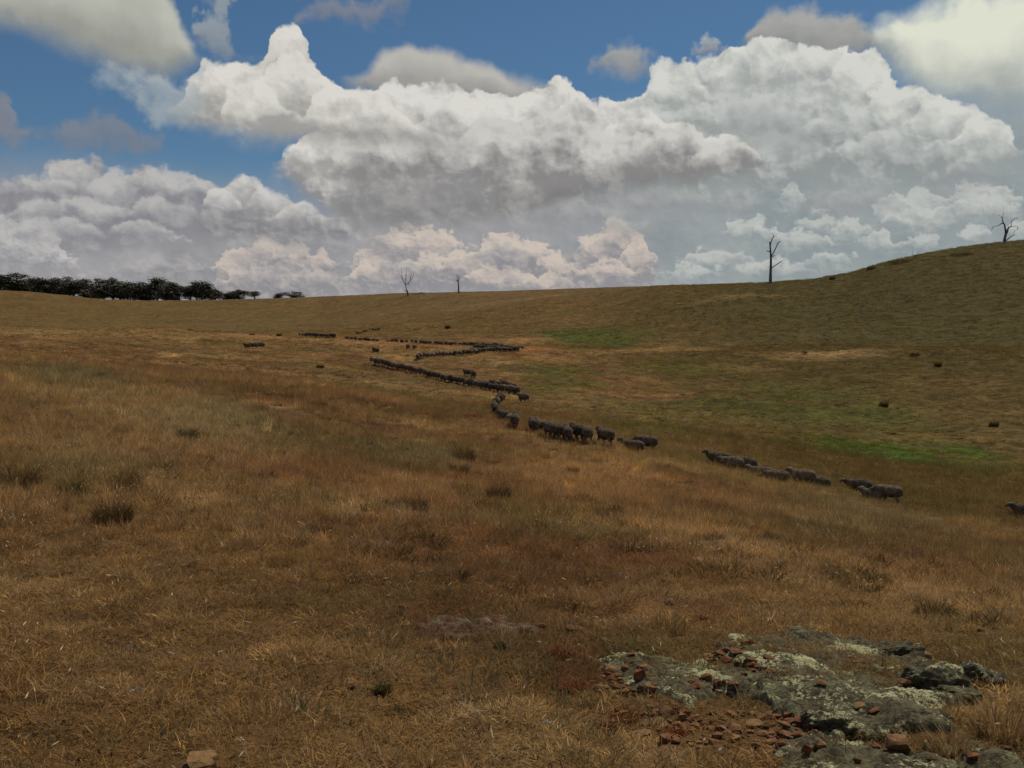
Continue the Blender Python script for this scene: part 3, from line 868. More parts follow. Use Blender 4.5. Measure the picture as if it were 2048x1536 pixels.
M_TUSSOCK = blade_solid('tussock_blade', (0.040, 0.025, 0.012), (0.175, 0.108, 0.046))
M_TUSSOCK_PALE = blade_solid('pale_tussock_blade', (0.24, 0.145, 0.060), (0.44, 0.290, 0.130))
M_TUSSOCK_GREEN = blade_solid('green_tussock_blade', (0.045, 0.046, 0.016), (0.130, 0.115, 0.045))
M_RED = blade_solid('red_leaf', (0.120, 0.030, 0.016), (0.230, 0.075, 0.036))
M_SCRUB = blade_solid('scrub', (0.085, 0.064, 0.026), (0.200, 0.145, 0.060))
M_FLEECE = fleece_material()
M_SKIN = simple('sheep_face', (0.075, 0.058, 0.043), (0.20, 0.165, 0.125), 20, 0.9, 0.005)
M_BARK = simple('gum_bark', (0.075, 0.062, 0.050), (0.200, 0.180, 0.155), 3.0, 0.9, 0.03)
M_DEAD = simple('bleached_deadwood', (0.085, 0.076, 0.068), (0.210, 0.195, 0.175), 2.2, 0.85, 0.03)


def leaf_material():
    m, nb, out = material('gum_leaves')
    rn = nb.n('ShaderNodeObjectInfo').outputs['Random']
    v = nb.sep(attr(nb, 'shade').outputs['Color'])[0]
    c = nb.mix(v, (0.036, 0.040, 0.019), (0.088, 0.088, 0.044))
    c = nb.mix(nb.m('MULTIPLY', rn, 0.5), c, (0.058, 0.048, 0.026))
    d = nb.n('ShaderNodeBsdfPrincipled')
    nb.put(d.inputs['Base Color'], c)
    d.inputs['Roughness'].default_value = 0.6
    nb.t.links.new(d.outputs[0], out.inputs['Surface'])
    return m


M_LEAF = leaf_material()


# ------------------------------------------------------------------ object helpers
def mesh_obj(name, verts, faces, mat, parent=None, smooth=False):
    me = bpy.data.meshes.new(name)
    me.from_pydata([tuple(map(float, v)) for v in verts], [], faces)
    if mat:
        me.materials.append(mat)
    if smooth:
        me.polygons.foreach_set('use_smooth', [True] * len(me.polygons))
    o = bpy.data.objects.new(name, me)
    COL.objects.link(o)
    if parent:
        o.parent = parent
    return o


def np_mesh(name, V, F, mat=None, smooth=False):
    """mesh from numpy arrays; F is (n, 3) or (n, 4)"""
    me = bpy.data.meshes.new(name)
    V = np.asarray(V, np.float32)
    F = np.asarray(F, np.int32)
    k = F.shape[1]
    me.vertices.add(len(V))
    me.vertices.foreach_set('co', V.ravel())
    me.loops.add(F.size)
    me.loops.foreach_set('vertex_index', F.ravel())
    me.polygons.add(len(F))
    me.polygons.foreach_set('loop_start', np.arange(0, F.size, k, dtype=np.int32))
    me.polygons.foreach_set('loop_total', np.full(len(F), k, np.int32))
    if smooth:
        me.polygons.foreach_set('use_smooth', np.ones(len(F), bool))
    me.update(calc_edges=True)
    if mat:
        me.materials.append(mat)
    return me


def tag(o, label=None, cat=None, group=None, kind=None):
    if label:
        o['label'] = label
    if cat:
        o['category'] = cat
    if group:
        o['group'] = group
    if kind:
        o['kind'] = kind
    return o


def empty(name, loc, rz=0.0):
    o = bpy.data.objects.new(name, None)
    o.empty_display_size = 0.2
    o.location = loc
    o.rotation_euler = (0, 0, rz)
    COL.objects.link(o)
    return o


def copy_tree(o, parent=None):
    c = o.copy()
    COL.objects.link(c)
    c.parent = parent
    for ch in list(o.children):
        copy_tree(ch, c)
    return c


def tube(V, F, pts, rad, sides=7, cap=True, jitter=0.0):
    """adds a tapered tube to the lists V, F"""
    pts = [Vector(p) for p in pts]
    base = len(V)
    n = len(pts)
    up = Vector((0.31, 0.92, 0.2)).normalized()
    for i, p in enumerate(pts):
        t = (pts[min(i + 1, n - 1)] - pts[max(i - 1, 0)]).normalized()
        s = t.cross(up)
        if s.length < 1e-3:
            s = t.cross(Vector((1, 0, 0)))
        s.normalize()
        b = s.cross(t)
        for k in range(sides):
            a = 2 * math.pi * k / sides
            r = rad[i] * (1 + jitter * (rnd.random() - 0.5))
            V.append(p + (s * math.cos(a) + b * math.sin(a)) * r)
    for i in range(n - 1):
        for k in range(sides):
            a, b2 = base + i * sides + k, base + i * sides + (k + 1) % sides
            F.append((a, b2, b2 + sides, a + sides))
    if cap:
        F.append(tuple(base + (n - 1) * sides + k for k in range(sides)))
        F.append(tuple(base + sides - 1 - k for k in range(sides)))


# ------------------------------------------------------------------ the land as one sheet
def build_land():
    r = np.concatenate([[0.0, 0.8, 1.6], 2.2 * (1700 / 2.2) ** np.linspace(0, 1, 560)])
    a1 = np.linspace(-R(33), R(33), 480)
    a2 = np.concatenate([np.linspace(R(33), R(180), 60)[1:], np.linspace(-R(180), -R(33), 60)[1:-1]])
    a = np.concatenate([a1, a2])
    nr, na = len(r), len(a)
    RR, AA = np.meshgrid(r, a, indexing='ij')
    X, Y = (RR * np.sin(AA)).ravel(), (RR * np.cos(AA)).ravel()
    Z = zfun(X, Y)
    i, j = np.meshgrid(np.arange(nr - 1), np.arange(na), indexing='ij')
    j2 = (j + 1) % na
    F = np.stack([i * na + j, i * na + j2, (i + 1) * na + j2, (i + 1) * na + j], -1).reshape(-1, 4)
    me = np_mesh('pasture', np.stack([X, Y, Z], 1), F, M_GROUND, True)
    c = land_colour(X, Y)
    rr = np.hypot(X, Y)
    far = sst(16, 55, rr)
    c = c * (0.80 - 0.14 * far)[:, None]  # far tint dimmed: average shade among grass blades, put into the colour
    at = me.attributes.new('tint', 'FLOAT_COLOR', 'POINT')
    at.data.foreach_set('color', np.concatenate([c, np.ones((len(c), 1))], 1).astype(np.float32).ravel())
    af = me.attributes.new('far', 'FLOAT', 'POINT')
    af.data.foreach_set('value', far.astype(np.float32))
    o = bpy.data.objects.new('pasture', me)
    COL.objects.link(o)
    tag(o, 'dry brown grazing land sloping into a shallow valley and up to the ridge', kind='structure')
    return o


build_land()

# ------------------------------------------------------------------ rock outcrop
def build_ledges(name, L, mat, label, step):
    pts = np.concatenate([p for p, _, _ in L])
    x0, y0 = pts.min(0) - 0.15
    x1, y1 = pts.max(0) + 0.15
    y0 = max(y0, 2.6)
    nx, ny = int((x1 - x0) / step), int((y1 - y0) / step)
    X, Y = np.meshgrid(np.linspace(x0, x1, nx), np.linspace(y0, y1, ny))
    h = ledge_h(L, X.ravel(), Y.ravel())
    Z = zfun(X.ravel(), Y.ravel()) + h
    i, j = np.meshgrid(np.arange(ny - 1), np.arange(nx - 1), indexing='ij')
    F = np.stack([i * nx + j, i * nx + j + 1, (i + 1) * nx + j + 1, (i + 1) * nx + j], -1).reshape(-1, 4)
    F = F[(h[F] > -0.035).any(1)]
    used = np.unique(F)
    remap = np.zeros(len(Z), int)
    remap[used] = np.arange(len(used))
    V = np.stack([X.ravel(), Y.ravel(), Z], 1)[used]
    me = np_mesh(name, V, remap[F], mat, True)
    o = bpy.data.objects.new(name, me)
    COL.objects.link(o)
    tag(o, label, 'rock')
    return o


build_ledges('rock_outcrop', LEDGES, M_ROCK, 'broad low grey green rock outcrop with pale lichen, strewn with orange stones', 0.0115)
build_ledges('flat_rock', SMALL_LEDGES, M_BROWNROCK, 'flat brown rock lying flush with the ground left of the lichen covered outcrop', 0.013)


def ico_rock(name, c, size, seed, mat, sub=4, rough=0.35, rz=0.0):
    bm = bmesh.new()
    bmesh.ops.create_icosphere(bm, subdivisions=sub, radius=1.0)
    co = np.array([v.co[:] for v in bm.verts])
    s = seed * 3.1
    planes = np.random.default_rng(seed).normal(size=(9, 3))
    planes /= np.linalg.norm(planes, axis=1)[:, None]
    rad = np.ones(len(co))
    for p in planes:                         # flat broken faces
        d = co @ p
        rad = np.minimum(rad, np.where(d > 0.05, 0.74 / np.maximum(d, 0.05), 9))
    co2 = co * rad[:, None]
    n = (fbm(co2[:, 0] * 2.1 + s, co2[:, 1] * 2.1 + co2[:, 2] * 1.7, seed, 4) - 0.5) * rough + (fbm(co2[:, 0] * 8 + s, co2[:, 1] * 8 + co2[:, 2] * 7, seed + 5, 4) - 0.5) * rough * 0.42
    co2 = co2 * (1 + n)[:, None]
    for v, q in zip(bm.verts, co2):
        v.co = (q[0] * size[0], q[1] * size[1], q[2] * size[2])
    me = bpy.data.meshes.new(name)
    bm.to_mesh(me)
    bm.free()
    me.polygons.foreach_set('use_smooth', [True] * len(me.polygons))
    me.materials.append(mat)
    o = bpy.data.objects.new(name, me)
    o.location = c
    o.rotation_euler = (0, 0, rz)
    COL.objects.link(o)
    return o


for (px, py, w, h, mat, lab) in [
        (1976, 1352, 108, 66, M_DARKROCK, 'dark humped boulder at the right end of the rock outcrop'),
        (1893, 1358, 128, 84, M_DARKROCK, 'rough grey brown boulder with lichen specks next to the dark humped boulder'),
        (1845, 1342, 66, 52, M_ROCK, 'pale lichen encrusted rock between the rough boulder and the outcrop'),
        (1820, 1300, 84, 36, M_ROCK, 'low pale green rock humped at the back edge of the outcrop'),
        (1655, 1442, 120, 66, M_DARKROCK, 'dark shadowed rock face at the front step of the outcrop'),
        (1925, 1392, 90, 46, M_ROCK, 'lichen flecked rock under the rough boulder beside the golden grass')]:
    p = hit(px, py + h * 0.33)
    mpp = p[1] / FPX
    ico_rock('boulder', (p[0], p[1] + w * mpp * 0.18, p[2] + h * mpp * 0.06), (w * mpp * 0.54, w * mpp * 0.42, h * mpp * 0.56), px, mat, 5, 0.55)['label'] = lab
for o in list(COL.objects):
    if o.name.startswith('boulder'):
        tag(o, None, 'boulder', 'boulders of the outcrop')


# ------------------------------------------------------------------ stones
def stone_mesh(seed, mat):
    r = np.random.default_rng(seed)
    bm = bmesh.new()
    for _ in range(17):
        v = r.normal(size=3)
        v /= np.linalg.norm(v)
        v = np.sign(v) * np.abs(v) ** 0.72
        bm.verts.new(v * (0.78 + 0.22 * r.random()))
    res = bmesh.ops.convex_hull(bm, input=bm.verts)
    bmesh.ops.delete(bm, geom=[e for e in res['geom_interior'] if isinstance(e, bmesh.types.BMVert)], context='VERTS')
    me = bpy.data.meshes.new('stone')
    bm.to_mesh(me)
    bm.free()
    me.materials.append(mat)
    return me


STONES = [stone_mesh(s, M_STONE) for s in range(14)]
SPECIAL = {'pale': stone_mesh(50, M_PALESTONE), 'ochre': stone_mesh(51, M_YELLOWSTONE)}
G1, G2, G3, G4 = ('stones at the left edge of the outcrop', 'stones in the rubble below the outcrop', 'stones lying on the outcrop', 'loose stones in the grass')
SM = {G1: 'small rusty stone in the heap at the left end of the outcrop', G2: 'small rusty stone in the rubble along the front of the outcrop',
      G3: 'small rusty stone lying on top of the outcrop', G4: 'small reddish stone half hidden in the dry grass'}
z1 = lambda L: [(1100 + a / 5.851, 1280 + b / 5.851, c / 5.851, d / 5.851, g, k, s) for a, b, c, d, g, k, s in L]
z2 = lambda L: [(1400 + a / 5.189, 1240 + b / 5.189, c / 5.189, d / 5.189, g, k, s) for a, b, c, d, g, k, s in L]
z3 = lambda L: [(1700 + a / 5.19, 1240 + b / 5.19, c / 5.19, d / 5.19, g, k, s) for a, b, c, d, g, k, s in L]
N = None
ST = z1([
    (1060, 425, 190, 160, G1, 'largest orange stone at the left end of the outcrop, tilted over a dark gap', N), (940, 438, 40, 34, G1, 'tiny white pebble beside the tilted orange stone', 'pale'),
    (690, 410, 100, 80, G1, N, N), (625, 430, 90, 60, G1, N, N), (800, 405, 115, 95, G1, 'brown stone just left of the largest orange stone', N), (720, 340, 150, 70, G1, 'long rusty stone behind the heap at the outcrop\'s left end', N),
    (880, 330, 105, 55, G1, N, N), (640, 545, 110, 75, G1, 'ochre stone at the front of the heap left of the dark gap', 'ochre'), (735, 500, 120, 55, G1, N, N), (575, 590, 90, 65, G1, N, N), (780, 560, 90, 45, G1, N, N),
    (500, 490, 70, 50, G1, N, N), (520, 440, 60, 50, G1, N, N),
    (1195, 560, 150, 100, G3, 'flat orange stone on the slab right of the tilted stone', N), (1195, 660, 90, 60, G3, N, N), (1830, 430, 150, 115, G3, 'blocky brown stone with black shadow standing on the slab', N),
    (1640, 480, 130, 65, G3, 'low rusty stone left of the blocky brown stone', N), (1700, 535, 180, 40, G3, 'thin flat stone in front of the blocky brown stone', N), (1960, 510, 80, 70, G3, N, N), (2035, 500, 55, 60, G3, N, N),
    (1250, 860, 135, 115, G2, 'red orange stone at the left of the rubble beside the red plants', N), (1340, 850, 110, 90, G2, N, N), (1440, 850, 60, 80, G2, N, N), (1600, 850, 110, 80, G2, 'dark sided brown stone at the top of the rubble', N),
    (1510, 920, 105, 85, G2, 'reddest stone in the rubble below the outcrop', N), (1120, 970, 105, 115, G2, 'rounded ochre stone at the left end of the rubble', 'ochre'), (1260, 950, 190, 65, G2, 'long ochre stone next to the rounded ochre one', 'ochre'),
    (1390, 950, 90, 50, G2, N, N), (1310, 1000, 150, 65, G2, 'flat tan stone under the long ochre stone', 'ochre'), (1660, 930, 80, 70, G2, N, N), (1730, 890, 60, 60, G2, N, N), (1700, 1010, 120, 90, G2, 'brown stone in the middle of the rubble with dark gaps round it', N),
    (1810, 980, 90, 70, G2, N, N), (1480, 1020, 100, 60, G2, N, N), (1060, 1090, 240, 95, G2, 'wide tan stone half buried at the near left of the rubble', 'ochre'), (1590, 1050, 90, 60, G2, N, N), (1650, 1065, 100, 60, G2, N, N),
    (1890, 930, 80, 50, G2, N, N), (1820, 1210, 60, 50, G4, N, N), (940, 170, 110, 60, G4, N, N), (1840, 165, 110, 95, G3, 'tan stone at the back left corner of the upper slab', 'ochre'), (345, 290, 55, 40, G4, N, N),
    (222, 240, 85, 75, G4, 'pale cream stone in the red grass left of the outcrop', 'pale')])
ST += z2([
    (380, 330, 140, 75, G3, 'orange stone tipped up at the back of the slab', N), (290, 410, 115, 95, G3, 'brown stone in front of the tipped up orange stone', N), (550, 410, 95, 60, G3, N, N), (720, 390, 115, 60, G3, N, N), (560, 460, 60, 50, G3, N, N),
    (650, 500, 80, 50, G3, N, N), (720, 540, 50, 40, G3, N, N), (200, 400, 70, 60, G3, N, N), (470, 430, 60, 50, G3, N, N), (210, 645, 90, 70, G3, N, N), (350, 650, 120, 70, G3, 'brown stone under the yellow lichen patch', N),
    (540, 970, 90, 50, G2, N, N), (780, 980, 175, 65, G2, 'long red stone against the front face of the outcrop', N), (930, 990, 140, 65, G2, 'orange stone right of the long red stone', N),
    (1050, 1030, 145, 85, G2, 'angular orange stone at the right end of the front row of rubble', N), (560, 1070, 190, 95, G2, 'broad ochre stone in the middle of the front row of rubble', 'ochre'),
    (690, 1095, 105, 115, G2, 'upright brown stone right of the broad ochre stone', N), (870, 1070, 135, 60, G2, N, N), (330, 1100, 150, 115, G2, 'large brown stone behind pale grass stalks in the rubble', N),
    (380, 1220, 135, 85, G2, 'rust coloured stone nearest the camera in the rubble', N), (760, 1205, 160, 60, G2, 'low brown stone at the lower edge of the rubble', N), (990, 1090, 70, 50, G2, N, 'pale'),
    (1100, 1330, 150, 180, G2, 'upright red orange stone leaning in the grass in front of the outcrop', N), (1270, 1275, 150, 95, G2, 'orange stone right of the upright red one', N),
    (1500, 1130, 115, 110, G3, 'orange stone standing on the lower slab below the dark face', N), (1685, 1160, 130, 110, G3, 'brown stone with black shadow on the lower slab', N),
    (1650, 880, 125, 45, G3, 'thin ochre stone lying in a hollow of the outcrop', 'ochre'), (500, 240, 165, 60, G3, 'flat orange stone at the back of the upper slab', N), (1260, 650, 140, 60, G3, N, N), (1650, 430, 140, 45, G3, N, N),
    (450, 1160, 70, 55, G2, N, N), (250, 1020, 80, 60, G2, N, N), (130, 1060, 70, 60, G2, N, N), (60, 1110, 60, 50, G2, N, N), (640, 1150, 70, 50, G2, N, N), (60, 1280, 60, 60, G4, N, N)])
ST += z3([
    (590, 640, 180, 75, G3, 'pinkish red stone lying below the rough boulder', N), (280, 1310, 125, 65, G3, 'bright orange stone with dark underside on the lower slab', N),
    (500, 1290, 250, 170, G3, 'big square brown block of stone on the lower slab', N), (250, 930, 120, 60, G3, N, N), (1000, 670, 90, 50, G3, N, N), (1650, 1340, 110, 45, G4, N, N), (1280, 1420, 150, 65, G4, 'rusty stone below the golden grass at the right', N),
    (800, 360, 125, 60, G3, 'pinkish stone beside the pale green hump', N), (1370, 100, 80, 30, G4, N, N), (80, 1450, 80, 60, G3, N, N), (860, 1430, 100, 60, G3, N, N)])
ST += [(x, y, w, h, G4, l, s) for x, y, w, h, l, s in [
    (285, 1381, 22, 13, 'orange stone next to a bent pale grass stalk', N), (708, 1368, 32, 18, 'red stone in the short grass in front of the flat brown rock', N), (757, 1412, 24, 20, 'red orange stone beside a green tuft', N),
    (733, 1325, 14, 8, N, N), (807, 1213, 22, 13, 'orange stone behind the flat brown rock', N), (400, 1524, 74, 34, 'wide ochre stone at the very front of the field', 'ochre'), (1335, 1203, 32, 18, 'dark red stone beside the pale tall grass', N),
    (1530, 1202, 22, 12, N, N), (1566, 1206, 18, 11, N, N), (1672, 1204, 30, 15, 'rusty stone with dark side behind the outcrop', N), (1150, 1258, 38, 20, 'dark red stone right of the flat brown rock', N), (870, 1082, 26, 12, N, N), (760, 1256, 16, 10, N, N),
    (230, 1088, 28, 12, 'brown stone in the thick grass at the left', N), (1492, 1156, 14, 7, N, N), (640, 1290, 14, 8, N, N), (1085, 1250, 18, 10, N, N), (806, 1250, 26, 18, 'yellowish brown stone at the left end of the flat brown rock', 'ochre'),
    (130, 1440, 14, 8, N, N), (12, 1245, 16, 12, N, 'ochre'), (1410, 1235, 20, 10, N, N)]]
POLYPX = {G2: [(1285, 1410), (1400, 1418), (1560, 1428), (1650, 1470), (1560, 1488), (1420, 1500), (1285, 1470)], G1: [(1190, 1330), (1300, 1332), (1330, 1385), (1195, 1392)], G3: [(1405, 1300), (1470, 1298), (1555, 1342), (1500, 1348), (1420, 1332)]}
for g_, n_ in ((G2, 105), (G1, 30), (G3, 24)):
    P_ = np.array(POLYPX[g_], float)
    while n_:
        q_ = P_.min(0) + rng.random(2) * (P_.max(0) - P_.min(0))
        if poly_sd(P_, q_[:1], q_[1:])[0] > 0:
            w_ = 7 + 23 * rng.random() ** 1.8
            ST.append((q_[0], q_[1], w_, w_ * 0.62, g_, N, N))
            n_ -= 1
for i, (px, py, w, h, g, lab, sp) in enumerate(ST):
    p = hit(px, py + 0.25 * h, zsurf)
    if p is None:
        continue
    mpp = p[1] / FPX
    o = bpy.data.objects.new('stone', SPECIAL[sp] if sp else STONES[i % 14])
    wm, hm = w * mpp, h * mpp
    o.scale = (wm * 0.62, wm * (0.40 + 0.2 * rnd.random()), max(hm * 0.56, wm * 0.20) * rnd.uniform(0.7, 1.15))
    o.location = (p[0], p[1] + wm * 0.12, p[2] + o.scale[2] * rnd.uniform(0.12, 0.5))
    o.rotation_euler = (rnd.uniform(-0.25, 0.25), rnd.uniform(-0.25, 0.25), rnd.uniform(-0.35, 0.35))
    COL.objects.link(o)
    tag(o, lab or SM[g], 'stone', g)


# ------------------------------------------------------------------ grass
def blades(n, spread, lmin, lmax, width, lean, curl=0.6, seed=0, seeds=False, flat=0.0, dome=0.0):
    """n tapered, bent blades: verts, tris, shade (random, along), material index"""
    r = np.random.default_rng(seed)
    a = r.random(n) * 2 * np.pi
    q = spread * np.sqrt(r.random(n))
    bx, by = q * np.cos(a), q * np.sin(a)
    L = lmin + (lmax - lmin) * r.random(n) ** 1.3
    L = L * (1 - dome * (q / spread) ** 2)
    da = a + r.normal(0, 0.9, n)
    le = np.clip(lean * (0.35 + 0.9 * r.random(n)), 0, 1.45)
    isflat = r.random(n) < flat
    le = np.where(isflat, 1.15 + 0.35 * r.random(n), le)
    w = width * (0.6 + 0.8 * r.random(n))
    d0 = np.stack([np.cos(da) * np.sin(le), np.sin(da) * np.sin(le), np.cos(le)], 1)
    le2 = np.clip(le + curl * (0.3 + r.random(n)), 0, 1.9)
    d1 = np.stack([np.cos(da) * np.sin(le2), np.sin(da) * np.sin(le2), np.cos(le2)], 1)
    fa = r.random(n) * np.pi
    s = np.stack([np.cos(fa), np.sin(fa), 0 * fa], 1) * w[:, None] * 0.5
    b = np.stack([bx, by, np.full(n, -0.008)], 1)
    m = b + d0 * (L * 0.55)[:, None]
    t = m + d1 * (L * 0.45)[:, None]
    V = np.stack([b - s, b + s, m - s * 0.75, m + s * 0.75, t], 1)
    V[:, :, 2] = np.maximum(V[:, :, 2], 0.002)
    V[:, :2, 2] = -0.008
    k = np.arange(n)[:, None] * 5
    F = np.concatenate([k + np.array([0, 1, 3]), k + np.array([0, 3, 2]), k + np.array([2, 3, 4])], 0)
    var = np.repeat(r.random(n)[:, None], 5, 1)
    al = np.tile(np.array([0, 0, 0.55, 0.55, 1.0]), (n, 1))
    V, C, MI = V.reshape(-1, 3), np.stack([var.ravel(), al.ravel()], 1), np.zeros(len(F), int)
    if seeds:                                # a loose pale head at the tip of each stalk
        nb = len(V)
        hl = 0.018 + 0.028 * r.random(n)
        sw = s / np.maximum(np.linalg.norm(s, axis=1), 1e-6)[:, None] * 0.0040
        sw2 = np.cross(d1, sw)
        h0, h1, h2 = t - d1 * (hl * 0.25)[:, None], t + d1 * (hl * 0.35)[:, None], t + d1 * hl[:, None]
        HV = np.stack([h0, h1 - sw, h1 + sw, h2, h1 - sw2, h1 + sw2], 1).reshape(-1, 3)
        kk = np.arange(n)[:, None] * 6 + nb
        HF = np.concatenate([kk + np.array(f) for f in ([0, 1, 2], [1, 3, 2], [0, 4, 5], [4, 3, 5])], 0)
        V = np.concatenate([V, HV])
        F = np.concatenate([F, HF])
        C = np.concatenate([C, np.stack([np.repeat(r.random(n), 6), np.ones(n * 6)], 1)])
        MI = np.concatenate([MI, np.ones(len(HF), int)])
    return V, F, C, MI


def blade_mesh(name, data, mats):
    V, F, C, MI = data
    me = np_mesh(name, V, F)
    for m in mats:
        me.materials.append(m)
    if len(mats) > 1:
        me.polygons.foreach_set('material_index', MI.astype(np.int32))
    at = me.attributes.new('shade', 'FLOAT_COLOR', 'POINT')
    at.data.foreach_set('color', np.concatenate([C, np.zeros((len(C), 1)), np.ones((len(C), 1))], 1).astype(np.float32).ravel())
    return me


def clump_set(name, specs):
    """a set of clump meshes to scatter; they live outside the scene's own collection"""
    c = bpy.data.collections.new(name)
    for i, (kw, mats) in enumerate(specs):
        o = bpy.data.objects.new('%s_%02d' % (name, i), blade_mesh(name, blades(**kw), mats))
        c.objects.link(o)
    return c


GN = {}


def scatter_tree(coll):
    g = bpy.data.node_groups.new('scatter_' + coll.name, 'GeometryNodeTree')
    g.interface.new_socket('Geometry', in_out='INPUT', socket_type='NodeSocketGeometry')
    g.interface.new_socket('Geometry', in_out='OUTPUT', socket_type='NodeSocketGeometry')
    gi, go = g.nodes.new('NodeGroupInput'), g.nodes.new('NodeGroupOutput')
    ci = g.nodes.new('GeometryNodeCollectionInfo')
    ci.inputs['Collection'].default_value = coll
    ci.inputs['Separate Children'].default_value = True
    ci.inputs['Reset Children'].default_value = True
    ip = g.nodes.new('GeometryNodeInstanceOnPoints')
    ip.inputs['Pick Instance'].default_value = True

    def named(n, t):
        a = g.nodes.new('GeometryNodeInputNamedAttribute')
        a.data_type = t
        a.inputs['Name'].default_value = n
        return a.outputs['Attribute']
    ln = g.links.new
    ln(gi.outputs[0], ip.inputs['Points'])
    ln(ci.outputs[0], ip.inputs['Instance'])
    ln(named('idx', 'INT'), ip.inputs['Instance Index'])
    ln(named('rot', 'FLOAT_VECTOR'), ip.inputs['Rotation'])
    ln(named('scl', 'FLOAT_VECTOR'), ip.inputs['Scale'])
    ln(ip.outputs[0], go.inputs[0])
    return g


def scatter(name, label, cat, coll, P, scl, tint, nvar, tilt=0.12):
    n = len(P)
    me = bpy.data.meshes.new(name)
    me.vertices.add(n)
    me.vertices.foreach_set('co', P.astype(np.float32).ravel())
    j = np.exp(rng.normal(0.03, 0.34, n))[:, None]
    g = tint.mean(1, keepdims=True) * np.array([1.25, 1.0, 0.75])
    q = (rng.random(n) ** 2 * 0.7)[:, None]
    tint = (tint * (1 - q) + g * q) * j
    rot = np.stack([rng.normal(0, tilt, n), rng.normal(0, tilt, n), rng.random(n) * 2 * np.pi], 1)
    for nm, typ, key, arr in (('rot', 'FLOAT_VECTOR', 'vector', rot), ('scl', 'FLOAT_VECTOR', 'vector', scl), ('idx', 'INT', 'value', rng.integers(0, nvar, n)),
                              ('tint', 'FLOAT_COLOR', 'color', np.concatenate([tint, np.ones((n, 1))], 1))):
        at = me.attributes.new(nm, typ, 'POINT')
        at.data.foreach_set(key, np.asarray(arr, np.int32 if typ == 'INT' else np.float32).ravel())
    o = bpy.data.objects.new(name, me)
    COL.objects.link(o)
    md = o.modifiers.new('scatter', 'NODES')
    md.node_group = scatter_tree(coll)
    tag(o, label, cat, kind='stuff')
    return o


def fan_points(n, r0, r1, half=36):
    r = np.sqrt(r0 * r0 + (r1 * r1 - r0 * r0) * rng.random(n))
    a = R(half) * (2 * rng.random(n) - 1)
    return r * np.sin(a), r * np.cos(a)


def rock_free(x, y, keep=0.10):
    k = np.ones(len(x), bool)
    m = (y < 9) & (y > 2.4) & (x > -1.4) & (x < 4.4)
    xs, ys = x[m], y[m]
    h = np.maximum(ledge_h(LEDGES, xs, ys), ledge_h(SMALL_LEDGES, xs, ys))
    k[m] = (h < 0.004) | (rng.random(m.sum()) < keep * (h < 0.018))
    rb = np.max([poly_sd(P, xs, ys) for P in RUBBLE], axis=0)
    k[m] &= (rb < 0.0) | (rng.random(m.sum()) < 0.14)
    return k


GR, SE = [M_GRASS], [M_STRAW, M_SEED]
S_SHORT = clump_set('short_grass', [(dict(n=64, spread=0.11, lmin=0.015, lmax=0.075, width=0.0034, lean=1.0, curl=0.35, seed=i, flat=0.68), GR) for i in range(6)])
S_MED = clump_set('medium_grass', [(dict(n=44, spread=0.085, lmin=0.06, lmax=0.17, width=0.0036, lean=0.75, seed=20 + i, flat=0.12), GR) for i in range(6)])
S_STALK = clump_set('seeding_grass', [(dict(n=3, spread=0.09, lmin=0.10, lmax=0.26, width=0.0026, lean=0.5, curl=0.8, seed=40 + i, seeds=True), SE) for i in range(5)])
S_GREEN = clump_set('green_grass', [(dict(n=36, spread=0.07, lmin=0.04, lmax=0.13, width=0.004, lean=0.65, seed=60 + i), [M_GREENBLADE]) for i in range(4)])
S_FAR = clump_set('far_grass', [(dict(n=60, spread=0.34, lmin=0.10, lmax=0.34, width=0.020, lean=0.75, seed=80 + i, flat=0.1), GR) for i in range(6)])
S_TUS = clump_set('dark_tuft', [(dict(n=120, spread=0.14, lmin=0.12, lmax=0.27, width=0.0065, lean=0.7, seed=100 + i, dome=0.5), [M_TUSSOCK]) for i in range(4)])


def height_field(x, y):
    """how tall the grass stands: low and bitten round the rocks, thicker on the left bank"""
    r = np.hypot(x, y)
    n = fbm(x * 0.9, y * 0.9, 71, 3)
    b = 0.62 + 0.75 * sst(5.5, 13, r) * (1 - 0.35 * sst(-3, 4, x) * (1 - sst(11, 18, r)))
    return b * (0.62 + 0.8 * n)


def cat_pts(parts):
    return np.concatenate([p[0] for p in parts]), np.concatenate([p[1] for p in parts])


# short matted grass
x, y = cat_pts([fan_points(9500, 2.2, 9), fan_points(13000, 9, 22), fan_points(9000, 22, 45)])
k = rock_free(x, y)
x, y = x[k], y[k]
r = np.hypot(x, y)
hf = height_field(x, y)
s = (0.8 + 0.5 * rng.random(len(x))) * (1 + 0.9 * sst(8, 40, r))
scatter('short_grass', 'short matted dry grass covering the near slope', 'grass', S_SHORT, np.stack([x, y, zfun(x, y)], 1), np.stack([s, s, s * (0.7 + 0.5 * hf)], 1), land_colour(x, y), 6)
# standing grass
x, y = cat_pts([fan_points(4200, 2.3, 9), fan_points(13500, 9, 22), fan_points(26000, 22, 55)])
k = rock_free(x, y, 0.0)
hf = height_field(x, y)
k &= rng.random(len(x)) < np.clip((hf - 0.52) * 2.4, 0.04, 1) * (1 - 0.9 * track_mask(x, y)) * (0.42 + 0.58 * sst(6, 12, np.hypot(x, y)))
x, y, hf = x[k], y[k], hf[k]
r = np.hypot(x, y)
s = (0.75 + 0.5 * rng.random(len(x))) * (1 + 0.7 * sst(12, 45, r))
scatter('standing_grass', 'brown standing grass in loose tufts across the paddock', 'grass', S_MED, np.stack([x, y, zfun(x, y)], 1), np.stack([s, s, s * hf * 1.15], 1), land_colour(x, y), 6)
